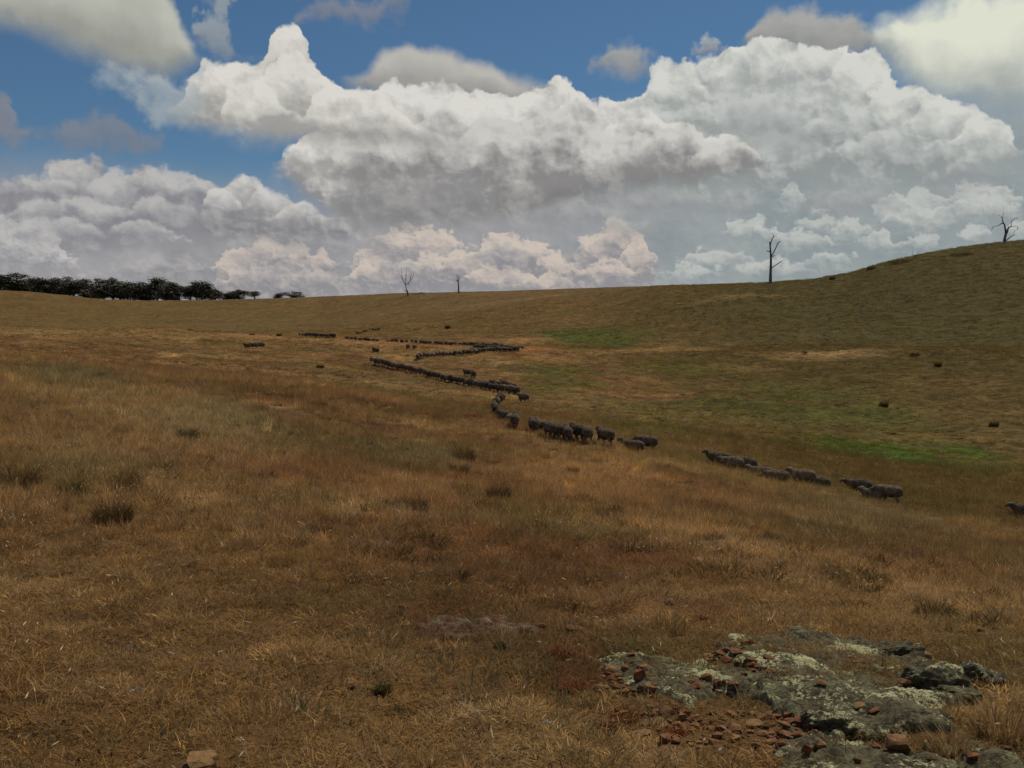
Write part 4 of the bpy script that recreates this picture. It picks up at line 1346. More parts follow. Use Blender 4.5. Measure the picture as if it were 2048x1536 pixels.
# stalks with pale seed heads
x, y = cat_pts([fan_points(800, 2.4, 9), fan_points(5200, 9, 22), fan_points(3600, 22, 42)])
k = rock_free(x, y, 0.0)
sf = fbm(x * 0.45, y * 0.45, 91, 3) + 0.16 * sst(2, -4, x) - 0.06
k &= rng.random(len(x)) < np.clip((sf - 0.42) * 4.0, 0.12, 1)
x, y = x[k], y[k]
s = 0.65 + 0.55 * rng.random(len(x))
scatter('seeding_grass', 'thin straw stalks with pale seed heads standing above the grass', 'grass', S_STALK, np.stack([x, y, zfun(x, y)], 1), np.stack([s, s, s], 1), land_colour(x, y), 5)
# grey-green tufts
x, y = cat_pts([fan_points(900, 2.4, 9), fan_points(3000, 9, 22), fan_points(5000, 22, 45)])
k = rock_free(x, y, 0.02)
sf = fbm(x * 0.35, y * 0.35, 95, 3)
k &= rng.random(len(x)) < np.clip((sf - 0.50) * 5.0, 0.04, 1)
x, y = x[k], y[k]
r = np.hypot(x, y)
s = (0.6 + 0.6 * rng.random(len(x))) * (1 + 0.5 * sst(12, 40, r))
scatter('green_grass', 'small grey green tufts among the dry grass', 'grass', S_GREEN, np.stack([x, y, zfun(x, y)], 1), np.stack([s, s, s], 1), land_colour(x, y), 4)
# grass of the valley and the slopes beyond
x, y = cat_pts([fan_points(9000, 36, 60, 33), fan_points(30000, 55, 130, 32), fan_points(34000, 125, 300, 31)])
r = np.hypot(x, y)
k = rng.random(len(x)) < 0.30 + 0.9 * fbm(x * 0.12, y * 0.12, 97, 3)
x, y, r = x[k], y[k], r[k]
s = (0.6 + 0.6 * rng.random(len(x))) * (0.75 + 0.7 * sst(50, 200, r))
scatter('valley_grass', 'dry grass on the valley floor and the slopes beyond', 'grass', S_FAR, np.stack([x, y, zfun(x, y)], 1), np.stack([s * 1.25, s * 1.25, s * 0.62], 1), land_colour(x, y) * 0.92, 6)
# dark tufts dotted over everything
x, y = cat_pts([fan_points(700, 7, 25), fan_points(1500, 25, 70, 33), fan_points(2600, 70, 200, 32), fan_points(2200, 200, 420, 31)])
k = rock_free(x, y, 0.0) & (rng.random(len(x)) < np.clip((fbm(x * 0.06, y * 0.06, 99, 3) - 0.36) * 4, 0.08, 1))
x, y = x[k], y[k]
r = np.hypot(x, y)
s = (0.5 + 0.7 * rng.random(len(x))) * (1 + 0.6 * sst(60, 200, r))
scatter('dark_tufts', 'small dark tufts dotted over the pasture', 'grass', S_TUS, np.stack([x, y, zfun(x, y)], 1), np.stack([s * 1.2, s * 1.2, s * 0.75], 1), land_colour(x, y), 4)


# ------------------------------------------------------------------ tussocks and small plants one can point at
def tussock(px, py, wpx, hpx, mat, label, name='grass_tussock', cat='tussock', n=640, lean=0.62, seed=0, group='tussocks in the pasture', curl=0.6, width=None):
    p = hit(px, py + hpx * 0.35)
    if p is None:
        p = hit(px, py + hpx * 0.35 + 8)
    if p is None:
        return
    mpp = p[1] / FPX
    w, h = wpx * mpp * 0.5, hpx * mpp * 1.2
    bw = width or max(0.005, 0.75 * mpp)
    d = blades(n=n, spread=w * 0.80, lmin=h * 0.7, lmax=h * 1.3, width=bw, lean=lean, curl=curl, seed=seed + int(px), dome=0.8)
    o = bpy.data.objects.new(name, blade_mesh(name, d, [mat]))
    o.location = p
    COL.objects.link(o)
    tag(o, label, cat, group)
    return o


for a in [
        (998, 985, 56, 42, M_TUSSOCK, 'dark brown tussock alone on the open slope below the walking sheep'),
        (826, 1008, 74, 44, M_TUSSOCK, 'dark tussock with pale tips left of the lone dark brown one'),
        (252, 962, 74, 46, M_TUSSOCK, 'dark tussock with white specks at its foot in the thick grass at the left'),
        (225, 1022, 96, 56, M_TUSSOCK, 'broad reddish tussock below the white specked one'),
        (36, 955, 110, 60, M_TUSSOCK, 'large reddish brown tussock at the left edge of the field'),
        (140, 975, 70, 40, M_TUSSOCK_GREEN, 'greenish tussock between the large left one and the white specked one'),
        (928, 912, 56, 40, M_TUSSOCK, 'brown tussock below the trodden track'),
        (918, 942, 46, 36, M_TUSSOCK, 'smaller tussock in front of the brown one below the trodden track'),
        (1050, 940, 26, 26, M_TUSSOCK_PALE, 'little pale brown tussock on the slope under the clustered sheep'),
        (1145, 942, 34, 20, M_TUSSOCK, 'low dark tussock on the pale slope'),
        (1870, 1222, 110, 46, M_TUSSOCK, 'wide dark low plant behind the outcrop'),
        (1752, 1156, 80, 22, M_SCRUB, 'dull green low plant up the slope from the wide dark one'),
        (375, 868, 56, 34, M_TUSSOCK_GREEN, 'grey green tussock in the greenish grass on the left bank'),
        (1768, 808, 20, 13, M_SCRUB, 'round brown tuft on the far side of the valley'),
        (1988, 848, 20, 14, M_SCRUB, 'brownish tuft at the right on the valley side'),
        (1876, 730, 12, 14, M_SCRUB, 'upright bush on the right hillside'),
        (1608, 706, 14, 8, M_SCRUB, 'dark tuft in the middle of the pale dry patch'),
        (1830, 707, 22, 12, M_TUSSOCK_PALE, 'pale tuft right of the pale dry patch'),
        (1743, 528, 24, 7, M_SCRUB, 'dark hump of scrub on the right skyline'),
        (1665, 548, 14, 6, M_SCRUB, 'small scrub on the skyline right of the tallest dead tree'),
        (1925, 508, 60, 8, M_SCRUB, 'long dark strip of scrub below the crooked dead tree'),
        (1800, 514, 70, 7, M_SCRUB, 'dark scrub round the dead sapling on the hill brow'),
        (505, 670, 16, 6, M_TUSSOCK, 'dark bush on the left crest above the three sheep'),
        (558, 670, 12, 6, M_TUSSOCK, 'smaller dark bush right of the one on the left crest'),
        (590, 772, 26, 15, M_TUSSOCK_PALE, 'pale hummock of grass on the left bank'),
        (640, 733, 20, 8, M_TUSSOCK, 'dark tuft on the left bank under the crest'),
        (895, 655, 9, 9, M_TUSSOCK_GREEN, 'lone small bush on the far slope above the sheep'),
        (1000, 1290, 26, 18, M_TUSSOCK_GREEN, 'small green tuft below the flat brown rock'),
        (765, 1378, 40, 28, M_TUSSOCK_GREEN, 'grey green tuft beside the red orange stone')]:
    tussock(*a, seed=len(a[5]))
for a in [
        (1335, 1240, 110, 58, M_TUSSOCK_PALE, 'tall straw coloured grass clump behind the outcrop\'s left end'),
        (1998, 1440, 130, 90, M_TUSSOCK_PALE, 'golden grass clump at the right edge beside the boulders'),
        (1900, 1490, 110, 60, M_TUSSOCK_PALE, 'golden grass spreading over the lower right of the outcrop'),
        (1165, 1195, 36, 46, M_TUSSOCK_PALE, 'thin tall straw tuft behind the dark red stone'),
        (860, 1520, 60, 60, M_TUSSOCK_PALE, 'straw tuft at the bottom middle of the field'),
        (1580, 1345, 24, 18, M_TUSSOCK_PALE, 'tiny straw tuft growing from a crack in the slab')]:
    tussock(*a, name='straw_clump', cat='grass clump', group='straw coloured grass clumps', n=330 if a[2] > 60 else 90, lean=0.45, curl=0.5, seed=5)
for a in [
        (1255, 1424, 90, 34, M_RED, 'low red leaved plant beside the rubble'),
        (1345, 1462, 70, 26, M_RED, 'red leaved plant under the wide tan stone'),
        (1210, 1450, 60, 24, M_RED, 'red leaved plant left of the wide tan stone'),
        (1150, 1370, 70, 28, M_RED, 'reddish low plant at the outcrop\'s left foot'),
        (1120, 1300, 60, 30, M_RED, 'reddish grass tuft behind the pale cream stone'),
        (1880, 1480, 90, 26, M_RED, 'dark red plant at the foot of the golden grass')]:
    tussock(*a, name='red_plant', cat='plant', group='red leaved plants round the outcrop', n=260, lean=1.0, curl=0.9, seed=9, width=0.006)


def stalk(px, py, hpx, bend, label):
    p = hit(px, py)
    mpp = p[1] / FPX
    h = hpx * mpp
    V, F = [], []
    pts = [(0, 0, -0.01), (0.05 * bend * h, 0.02, 0.35 * h), (0.22 * bend * h, 0.03, 0.7 * h), (0.62 * bend * h, 0.04, 0.96 * h), (1.0 * bend * h, 0.03, (1.0 - 0.1 * abs(bend)) * h)]
    tube(V, F, pts, [0.0018, 0.0016, 0.0014, 0.0012, 0.0008], 4)
    o = mesh_obj('grass_stalk', V, F, M_STALK)
    o.location = p
    V, F = [], []
    for i in range(9):
        t = i / 8
        q = Vector(pts[3]).lerp(Vector(pts[4]), t * 1.05) + Vector((rnd.uniform(-1, 1), rnd.uniform(-1, 1), rnd.uniform(-1, 1))) * 0.003
        e = q + Vector((0.35 * bend * 0.03, rnd.uniform(-0.006, 0.006), rnd.uniform(-0.002, 0.014)))
        tube(V, F, [q, q.lerp(e, 0.5), e], [0.001, 0.0034, 0.0006], 4)
    mesh_obj('seed_head', V, F, M_SEEDSOLID, o)
    tag(o, label, 'grass stalk', 'tall seed stalks near the camera')


M_STALK = simple('stalk', (0.36, 0.26, 0.13), (0.50, 0.38, 0.20), 60)
M_SEEDSOLID = simple('pale_seed', (0.55, 0.46, 0.32), (0.74, 0.66, 0.50), 80)
stalk(298, 1428, 46, -0.9, 'pale seed stalk bent over to the left by the orange stone')
stalk(946, 1405, 70, 0.25, 'tall upright pale seed stalk in the bare middle ground')
stalk(334, 1395, 44, 0.15, 'thin stalk with white tip just right of the bent one')
stalk(918, 1440, 28, 0.2, 'short stalk with a bright white head near the bottom middle')
stalk(490, 1520, 34, -0.4, 'feathery pale stalk at the bottom left of the middle')
stalk(1060, 1498, 50, 0.8, 'pale stalk leaning right towards the rubble')

# ------------------------------------------------------------------ sheep
def skin_mesh(name, verts, edges, rad, root, mat, levels=1):
    me = bpy.data.meshes.new(name)
    me.from_pydata(verts, edges, [])
    o = bpy.data.objects.new(name, me)
    COL.objects.link(o)
    md = o.modifiers.new('skin', 'SKIN')
    md.use_smooth_shade = True
    sv_ = me.skin_vertices[0].data
    for i, r_ in enumerate(rad):
        sv_[i].radius = (r_, r_) if not isinstance(r_, tuple) else r_
        sv_[i].use_root = (i == root)
    ss = o.modifiers.new('sub', 'SUBSURF')
    ss.levels = levels
    ss.render_levels = levels
    dg = bpy.context.evaluated_depsgraph_get()
    m2 = bpy.data.meshes.new_from_object(o.evaluated_get(dg))
    m2.name = name
    bpy.data.objects.remove(o)
    m2.materials.clear()
    m2.materials.append(mat)
    m2.polygons.foreach_set('use_smooth', [True] * len(m2.polygons))
    return m2


def sheep_body(ph, head):
    """skeleton of a sheep walking along +Y; ph shifts the legs, head = (y, z) of the poll"""
    V, E, rd = [], [], []

    def add(p, r_, par=None):
        V.append(p)
        rd.append(r_)
        if par is not None:
            E.append((par, len(V) - 1))
        return len(V) - 1
    hy, hz = head
    pel = add((0, -0.40, 0.63), 0.150)
    mid = add((0, 0.00, 0.60), 0.175, pel)
    che = add((0, 0.34, 0.62), 0.155, mid)
    nk = add((0, 0.34 + 0.48 * (hy - 0.34), 0.66 + 0.5 * (hz - 0.66)), 0.095, che)
    pol = add((0, hy, hz), 0.078, nk)
    mz = add((0, hy + 0.13, hz - 0.07), 0.058, pol)
    add((0, hy + 0.20, hz - 0.115), 0.036, mz)
    for sx in (-1, 1):
        e1 = add((sx * 0.075, hy - 0.02, hz + 0.035), 0.026, pol)
        add((sx * 0.165, hy - 0.04, hz + 0.02), (0.032, 0.012), e1)
    tl = add((0, -0.56, 0.62), 0.045, pel)
    add((0, -0.60, 0.46), 0.032, tl)
    for sx, f, ri in ((-1, ph, 0), (1, -ph, 0)):
        sh = add((sx * 0.115, 0.33, 0.46), 0.072, che)
        kn = add((sx * 0.105, 0.33 + 0.10 * f, 0.27), 0.036, sh)
        fe = add((sx * 0.105, 0.33 + 0.17 * f - 0.04 * (f < 0), 0.06 + 0.03 * (f < 0)), 0.025, kn)
        add((sx * 0.105, 0.36 + 0.17 * f - 0.04 * (f < 0), 0.005 + 0.03 * (f < 0)), 0.030, fe)
    for sx, f in ((-1, -ph), (1, ph)):
        th_ = add((sx * 0.125, -0.38, 0.46), 0.090, pel)
        st = add((sx * 0.115, -0.34 + 0.10 * f, 0.37), 0.055, th_)
        ho = add((sx * 0.105, -0.46 + 0.15 * f, 0.25), 0.032, st)
        fe = add((sx * 0.105, -0.42 + 0.18 * f, 0.06), 0.024, ho)
        add((sx * 0.105, -0.39 + 0.18 * f, 0.005), 0.030, fe)
    return skin_mesh('sheep', V, E, rd, pel, M_SKIN, 1)


def fleece_mesh(seed, head):
    """woolly coat: trunk and neck, lumpy, open below"""
    hy, hz = head
    sec = [(-0.60, 0.600, 0.05, 0.06), (-0.565, 0.605, 0.135, 0.15), (-0.47, 0.615, 0.205, 0.215), (-0.30, 0.615, 0.235, 0.245), (-0.08, 0.605, 0.245, 0.255),
           (0.12, 0.605, 0.24, 0.25), (0.28, 0.62, 0.225, 0.24), (0.39, 0.65, 0.185, 0.215)]
    for t, rx in ((0.25, 0.175), (0.5, 0.150), (0.75, 0.125), (0.93, 0.098), (1.0, 0.03)):
        sec.append((0.39 + (hy - 0.40) * t, 0.66 + (hz - 0.655) * t, rx, rx * 1.12))
    ns, nr = 18, len(sec)
    V = []
    for i, (yy, zz, rx, rz_) in enumerate(sec):
        t = i / (nr - 1)
        tiltn = sst(0.5, 1.0, t) * 0.55
        for k in range(ns):
            a = 2 * math.pi * k / ns
            q = 1 + 0.16 * (vnoise(np.array([i * 1.3 + seed]), np.array([k * 1.1]), seed)[0] - 0.5) + 0.08 * rnd.uniform(-1, 1)
            cz = math.sin(a)
            V.append((rx * q * math.cos(a), yy - tiltn * rz_ * cz * 0.8, zz + rz_ * q * cz * (1.0 if cz > 0 else 0.94) * (1 - 0.25 * tiltn)))
    F = []
    for i in range(nr - 1):
        for k in range(ns):
            F.append((i * ns + k, i * ns + (k + 1) % ns, (i + 1) * ns + (k + 1) % ns, (i + 1) * ns + k))
    F.append(tuple(reversed(range(ns))))
    F.append(tuple((nr - 1) * ns + k for k in range(ns)))
    me = bpy.data.meshes.new('fleece')
    me.from_pydata(V, [], F)
    me.materials.append(M_FLEECE)
    me.polygons.foreach_set('use_smooth', [True] * len(me.polygons))
    return me


POSES = [(1.0, (0.58, 0.88)), (-0.9, (0.62, 0.80)), (0.5, (0.66, 0.66)), (-0.4, (0.60, 0.84))]
PROTO = []
for i, (ph, hd) in enumerate(POSES):
    b = bpy.data.objects.new('sheep', sheep_body(ph, hd))
    f = bpy.data.objects.new('fleece', fleece_mesh(i * 7 + 1, hd))
    PROTO.append((b, f))


def sheep(p, yaw, label, group, pose=None, scale=None, sink=0.0):
    b, f = PROTO[rnd.randrange(4) if pose is None else pose]
    o = b.copy()
    COL.objects.link(o)
    o.location = (p[0], p[1], p[2] - sink - 0.12)
    o.rotation_euler = (0, 0, yaw)
    s_ = (scale or rnd.uniform(0.90, 1.08)) * 0.80
    o.scale = (s_, s_, s_)
    c = f.copy()
    COL.objects.link(c)
    c.parent = o
    tag(o, label, 'sheep', group)
    return o


def heading(dx_, dy_):
    return math.atan2(-dx_, dy_)


ORD = ['first', 'second', 'third', 'fourth', 'fifth', 'sixth', 'seventh', 'eighth', 'ninth', 'tenth', 'eleventh', 'twelfth', 'thirteenth', 'fourteenth', 'fifteenth', 'sixteenth',
       'seventeenth', 'eighteenth', 'nineteenth', 'twentieth']


def ordinal(n):
    if n < 20:
        return ORD[n]
    tens = {2: 'twenty', 3: 'thirty', 4: 'forty'}
    q, r_ = divmod(n + 1, 10)
    if r_ == 0:
        return {2: 'twentieth', 3: 'thirtieth', 4: 'fortieth', 5: 'fiftieth'}[q]
    return tens[q] + '-' + ORD[r_ - 1]


GS = 'sheep of the walking mob'
# nearest animals, one by one: px, py (feet), yaw in degrees (0 faces away from the camera, 90 faces left), pose, label, sink
for px, py, yaw, pose, lab, sk in [
        (2052, 1036, 75, 3, 'sheep cut off by the right edge of the picture', 0.1),
        (1776, 1004, 48, 2, 'hindmost of the two big sheep on the right, woolly back turned', 0),
        (1716, 990, 66, 1, 'front one of the two big sheep on the right, head up to the left', 0),
        (1746, 1003, 40, 3, 'sheep pressed between the two big sheep on the right, mostly hidden', 0.14),
        (1634, 970, 50, 2, 'back of a sheep sinking into the grass left of the two big sheep', 0.26),
        (1520, 950, 60, 3, 'low dark back of a sheep in the middle of the hidden stretch', 0.26),
        (1462, 936, 55, 1, 'sheep squeezed between the two at the left of the hidden stretch', 0.16),
        (1604, 962, 55, 3, 'sheep half hidden by grass below the bright green patch', 0.16),
        (1552, 956, 66, 2, 'sheep almost hidden by grass left of the half hidden one', 0.30),
        (1488, 940, 58, 1, 'rear one of the two sheep at the left of the hidden stretch', 0.10),
        (1436, 927, 60, 0, 'front one of the two sheep at the left of the hidden stretch, pale muzzle raised', 0.14),
        (1292, 902, 50, 2, 'stooping sheep just behind the one with only head and back showing', 0),
        (1264, 900, 55, 0, 'sheep lying low in the grass with raised head, in front of the stooping one', 0.20),
        (1211, 889, 30, 0, 'single sheep standing apart with raised head, right of the close bunch', 0),
        (1172, 885, 12, 1, 'rearmost sheep of the close bunch, rump towards the camera', 0),
        (1153, 880, 18, 3, 'sheep second from the right in the close bunch', 0),
        (1134, 884, 5, 0, 'sheep with a pale stripe of lit wool in the middle of the close bunch', 0),
        (1118, 879, 14, 2, 'dark sheep left of the striped one in the close bunch', 0),
        (1101, 876, 20, 1, 'sheep third from the left in the close bunch', 0),
        (1083, 868, 24, 0, 'sheep second from the left in the close bunch', 0),
        (1068, 866, 12, 3, 'leading sheep at the left end of the close bunch', 0)]:
    sheep(hit(px, py), R(yaw), lab, GS, pose, 1.0, sk)
# the bend above the close bunch
bend = [(1030, 850), (1020, 846), (1010, 841), (999, 836), (992, 829), (989, 820), (993, 812), (999, 805), (1004, 800)]
for i, (px, py) in enumerate(bend):
    a = hit(px, py)
    b = hit(*bend[min(i + 1, len(bend) - 1)])
    c = hit(*bend[max(i - 1, 0)])
    sheep(a, np.clip(heading(b[0] - c[0], b[1] - c[1]), R(-60), R(65)) + rnd.uniform(-0.15, 0.15), 'dusty sheep, %s from the near end of the short bend above the close bunch' % ordinal(i), GS, sink=0.12)
sheep(hit(1047, 805), R(40), 'lone brown sheep right of the short bend', GS)


def file_of(pts, n, label, off=0.0, rev=False, sink=0.0, skip=0.0, heading_rev=False):
    """n sheep along a line given as pixels, walking towards its first point"""
    W_ = [hit(*p) for p in pts]
    W_ = np.array([p for p in W_ if p is not None])
    seg = np.hypot(np.diff([p[0] for p in pts]), np.diff([p[1] for p in pts]))
    cs = np.concatenate([[0], np.cumsum(seg)])
    for i in range(n):
        t = (i + 0.5 + rnd.uniform(-0.22, 0.22)) / n * cs[-1]
        X = np.interp(t, cs, [p[0] for p in pts])
        Yp = np.interp(t, cs, [p[1] for p in pts])
        k_ = min(np.searchsorted(cs, t, 'right') - 1, len(pts) - 2)
        q = hit(X, Yp + rnd.uniform(-0.6, 0.6) + off)
        a, b = W_[k_], W_[k_ + 1]
        d = (a - b)[:2] * (-1 if heading_rev else 1)
        sheep(q, np.clip(heading(d[0], d[1]) * 0.6, R(-50), R(32)) + rnd.uniform(-0.3, 0.3), label % ordinal(i), GS, sink=sink)


file_of([(742, 724), (757, 731), (790, 739), (830, 748), (850, 754), (880, 761), (920, 769), (950, 776), (975, 782), (1000, 786), (1037, 790)], 36,
        'dark sheep, %s from the left in the long slanting file across the middle')
for i, (px, py) in enumerate([(985, 775), (996, 777), (1006, 778), (1017, 780), (1026, 781)]):
    sheep(hit(px, py), R(20), 'sheep %s from the left in the short second row behind the slanting file' % ordinal(i), GS)
for px, py, lab in [(934, 753, 'left one of the two stray sheep just behind the slanting file'), (947, 757, 'right one of the two stray sheep just behind the slanting file'),
                    (748, 705, 'left sheep of the pair above the left end of the slanting file'), (753, 707, 'right sheep of the pair above the left end of the slanting file'),
                    (816, 699, 'left sheep of the pair on the open bank above the middle file'), (829, 699, 'right sheep of the pair on the open bank above the middle file'),
                    (494, 697, 'left one of three sheep alone on the left crest'), (507, 697, 'middle one of three sheep alone on the left crest'), (520, 696, 'right one of three sheep alone on the left crest')]:
    sheep(hit(px, py), R(rnd.uniform(5, 35) if px > 600 else rnd.uniform(60, 95)), lab, GS)
file_of([(830, 720), (850, 717), (870, 715), (890, 713), (910, 712), (928, 711), (945, 709), (962, 707)], 17, 'sheep, %s from the left in the middle file leading to the mob', heading_rev=True)
file_of([(942, 706), (960, 706), (980, 705), (1000, 704), (1020, 704), (1036, 703)], 16, 'sheep, %s from the left along the front of the tight mob')
file_of([(945, 699), (965, 699), (985, 700), (1005, 700), (1026, 701)], 14, 'sheep, %s from the left in the middle of the tight mob')
file_of([(925, 692), (945, 693), (965, 694), (985, 695), (1006, 697)], 13, 'sheep, %s from the left along the back of the tight mob')
sheep(hit(1041, 699), R(100), 'sheep with pale face at the right tip of the tight mob', GS)
file_of([(770, 684), (800, 685), (840, 686), (870, 688), (900, 690), (925, 692)], 16, 'sheep, %s from the left in the thin file behind the pale bank', sink=0.15)
file_of([(598, 673), (615, 673.5), (635, 674.5), (655, 675.5), (672, 676.5)], 13, 'tiny dark sheep, %s from the left in the farthest file on the crest')
file_of([(690, 678), (712, 679), (735, 680.5), (760, 683)], 8, 'tiny dark sheep, %s from the left in the thin gap of the far file', sink=0.2)
file_of([(714, 669), (722, 668), (730, 665), (738, 661), (748, 661), (760, 660)], 8, 'tiny sheep, %s from the left in the trail up the far slope')

# ------------------------------------------------------------------ dead trees on the ridge
def dead_tree(name, base, zoom, px0, trunk, limbs, label, cat, twigs=0, group='dead trees on the ridge'):
    """outlines measured in an enlargement (scale zoom, base at px0) -> metres at the tree's own distance"""
    Y = base[1]
    k_ = Y / FPX / zoom
    conv = lambda pts, dep: [((a - px0[0]) * k_, dep * j / max(len(pts) - 1, 1), (px0[1] - b) * k_) for j, (a, b, _) in enumerate(pts)]
    rads = lambda pts: [max(c * k_, 0.012) for _, _, c in pts]
    e = empty(name, (base[0], base[1], base[2] - 0.15))
    V, F = [], []
    tp = conv(trunk, 0.0)
    tube(V, F, tp, rads(trunk), 9, jitter=0.12)
    mesh_obj('trunk', V, F, M_DEAD, e)
    for i, L in enumerate(limbs):
        V, F = [], []
        dep = rnd.uniform(-0.5, 0.5) * 0.35 * abs(L[0][1] - L[-1][1]) * k_
        pts = conv(L, dep)
        tube(V, F, pts, rads(L), 7, jitter=0.15)
        for _ in range(twigs):
            j = rnd.randrange(1, len(pts))
            q = Vector(pts[j]).lerp(Vector(pts[j - 1]), rnd.random() * 0.6)
            d = (Vector(pts[j]) - Vector(pts[j - 1])).normalized() + Vector((rnd.uniform(-0.9, 0.9), rnd.uniform(-0.9, 0.9), rnd.uniform(-0.2, 0.9)))
            ln = rnd.uniform(25, 80) * k_
            q2 = q + d.normalized() * ln * 0.5
            q3 = q2 + (d.normalized() + Vector((rnd.uniform(-0.5, 0.5), rnd.uniform(-0.5, 0.5), rnd.uniform(-0.1, 0.6)))).normalized() * ln * 0.6
            r0 = max(rads(L)[j] * 0.5, 0.03)
            tube(V, F, [q, q2, q3], [r0, r0 * 0.7, 0.016], 5)
        mesh_obj('limb', V, F, M_DEAD, e)
    tag(e, label, cat, group)
    return e


b = atY(1539.2, 236)
dead_tree('dead_tree', b, 10.97, (436, 1395), [(436, 1400, 46), (436, 1340, 36), (438, 1180, 30), (443, 1000, 27), (442, 800, 23), (430, 650, 18), (420, 540, 15), (412, 478, 11)],
          [[(424, 570, 13), (450, 470, 11), (470, 420, 10), (490, 388, 9), (528, 362, 5)], [(492, 392, 6), (497, 350, 5), (500, 310, 3)],
           [(446, 810, 15), (500, 720, 12), (535, 650, 12), (565, 590, 11), (600, 510, 10), (630, 480, 9), (668, 460, 5)], [(455, 810, 10), (500, 790, 8), (535, 770, 5)],
           [(432, 705, 12), (390, 690, 10), (345, 678, 8)], [(450, 1055, 12), (510, 1015, 10), (580, 970, 10), (640, 925, 8), (690, 895, 5)], [(680, 900, 4), (735, 885, 3), (728, 830, 2.5), (712, 775, 2)], [(645, 925, 4), (700, 945, 3), (745, 940, 2)]],
          'tallest bare dead tree on the ridge, two upright forks and a low right limb', 'dead tree')
b = atY(2005.3, 258)
dead_tree('dead_tree', b, 15.36, (1310, 1165), [(1310, 1180, 62), (1300, 1100, 46), (1310, 1000, 40), (1335, 900, 36), (1325, 780, 28), (1300, 680, 24), (1295, 620, 21)],
          [[(1335, 900, 32), (1385, 830, 30), (1405, 740, 26), (1430, 690, 22), (1490, 670, 16), (1515, 640, 11), (1515, 500, 7)],
           [(1298, 625, 22), (1260, 570, 20), (1220, 500, 16), (1210, 430, 10), (1180, 370, 7), (1100, 320, 5)], [(1250, 575, 16), (1190, 580, 14), (1130, 620, 11), (1060, 650, 9), (970, 655, 8), (930, 720, 6), (895, 800, 4)],
           [(1210, 430, 8), (1235, 340, 5), (1250, 280, 3)], [(1360, 1090, 16), (1420, 1030, 14), (1500, 970, 12), (1570, 935, 10), (1635, 930, 5)], [(1565, 935, 5), (1570, 870, 4), (1610, 800, 4), (1700, 740, 3)],
           [(1495, 670, 8), (1600, 650, 6), (1680, 680, 5), (1705, 750, 3)], [(1515, 510, 6), (1590, 450, 4), (1690, 420, 3)]],
          'crooked dead tree with spreading twiggy branches at the top right of the hill', 'dead tree', 6)
b = atY(816.6, 418)
dead_tree('dead_tree', b, 11.38, (530, 755), [(530, 775, 20), (525, 700, 20), (515, 650, 19), (490, 600, 11), (480, 520, 10), (465, 480, 10)],
          [[(467, 490, 9), (430, 420, 8), (400, 350, 7), (345, 270, 4), (310, 230, 2.5)], [(400, 350, 5), (390, 240, 3.5), (375, 150, 2)], [(470, 485, 8), (485, 380, 7), (490, 270, 6), (490, 190, 4), (500, 150, 2)],
           [(475, 510, 8), (530, 470, 7), (580, 410, 6), (620, 350, 5), (650, 280, 3), (665, 235, 2)], [(580, 410, 5), (590, 320, 4), (610, 250, 2.5)], [(500, 655, 8), (450, 630, 6), (410, 605, 3)], [(545, 460, 4), (560, 510, 3), (575, 480, 2)]],
          'bare dead tree with a fan of upright branches on the middle skyline', 'dead tree', 7)
b = atY(918.0, 416)
dead_tree('dead_tree', b, 11.38, (1697, 745), [(1697, 765, 22), (1693, 690, 20), (1690, 620, 16), (1690, 540, 15), (1680, 480, 13), (1670, 460, 10)],
          [[(1680, 480, 9), (1660, 460, 7), (1625, 435, 4)], [(1670, 465, 9), (1658, 400, 7), (1655, 345, 5), (1645, 322, 3)], [(1685, 490, 11), (1697, 420, 9), (1700, 350, 5)], [(1690, 640, 7), (1675, 655, 5)], [(1697, 420, 5), (1712, 405, 3)]],
          'slim dead trunk with a forked top right of the fan branched dead tree', 'dead tree', 3)
b = atY(1825, 250)
dead_tree('dead_sapling', b, 3.606, (1244, 325), [(1246, 330, 3.2), (1250, 312, 2.4), (1258, 300, 2.0), (1266, 290, 1.7), (1275, 262, 0.8)],
          [[(1244, 325, 2.4), (1234, 305, 1.8), (1230, 285, 1.2)], [(1262, 296, 1.2), (1270, 295, 0.8)]], 'small forked dead sapling on the brow of the right hill', 'dead sapling', 1)
b = atY(835, 416)
e = empty('fallen_log', (b[0], b[1], b[2]))
k_ = b[1] / FPX / 11.38
V, F = [], []
tube(V, F, [(x_ * k_, 0.2, z_ * k_) for x_, z_ in ((-130, 2), (-60, 10), (0, 18), (60, 40), (110, 44), (165, 16))], [4 * k_, 8 * k_, 9 * k_, 11 * k_, 12 * k_, 8 * k_], 7, jitter=0.3)
mesh_obj('log', V, F, M_DEAD, e)
for pts in [((60, 40), (95, 62), (104, 74)), ((110, 44), (140, 46), (172, 30)), ((30, 28), (50, 44), (62, 46))]:
    V, F = [], []
    tube(V, F, [(x_ * k_, 0.5 * j, z_ * k_) for j, (x_, z_) in enumerate(pts)], [7 * k_, 5 * k_, 2 * k_], 6, jitter=0.3)
    mesh_obj('broken_branch', V, F, M_DEAD, e)
tag(e, 'fallen dead tree lying on the skyline between the two small dead trees', 'fallen log')

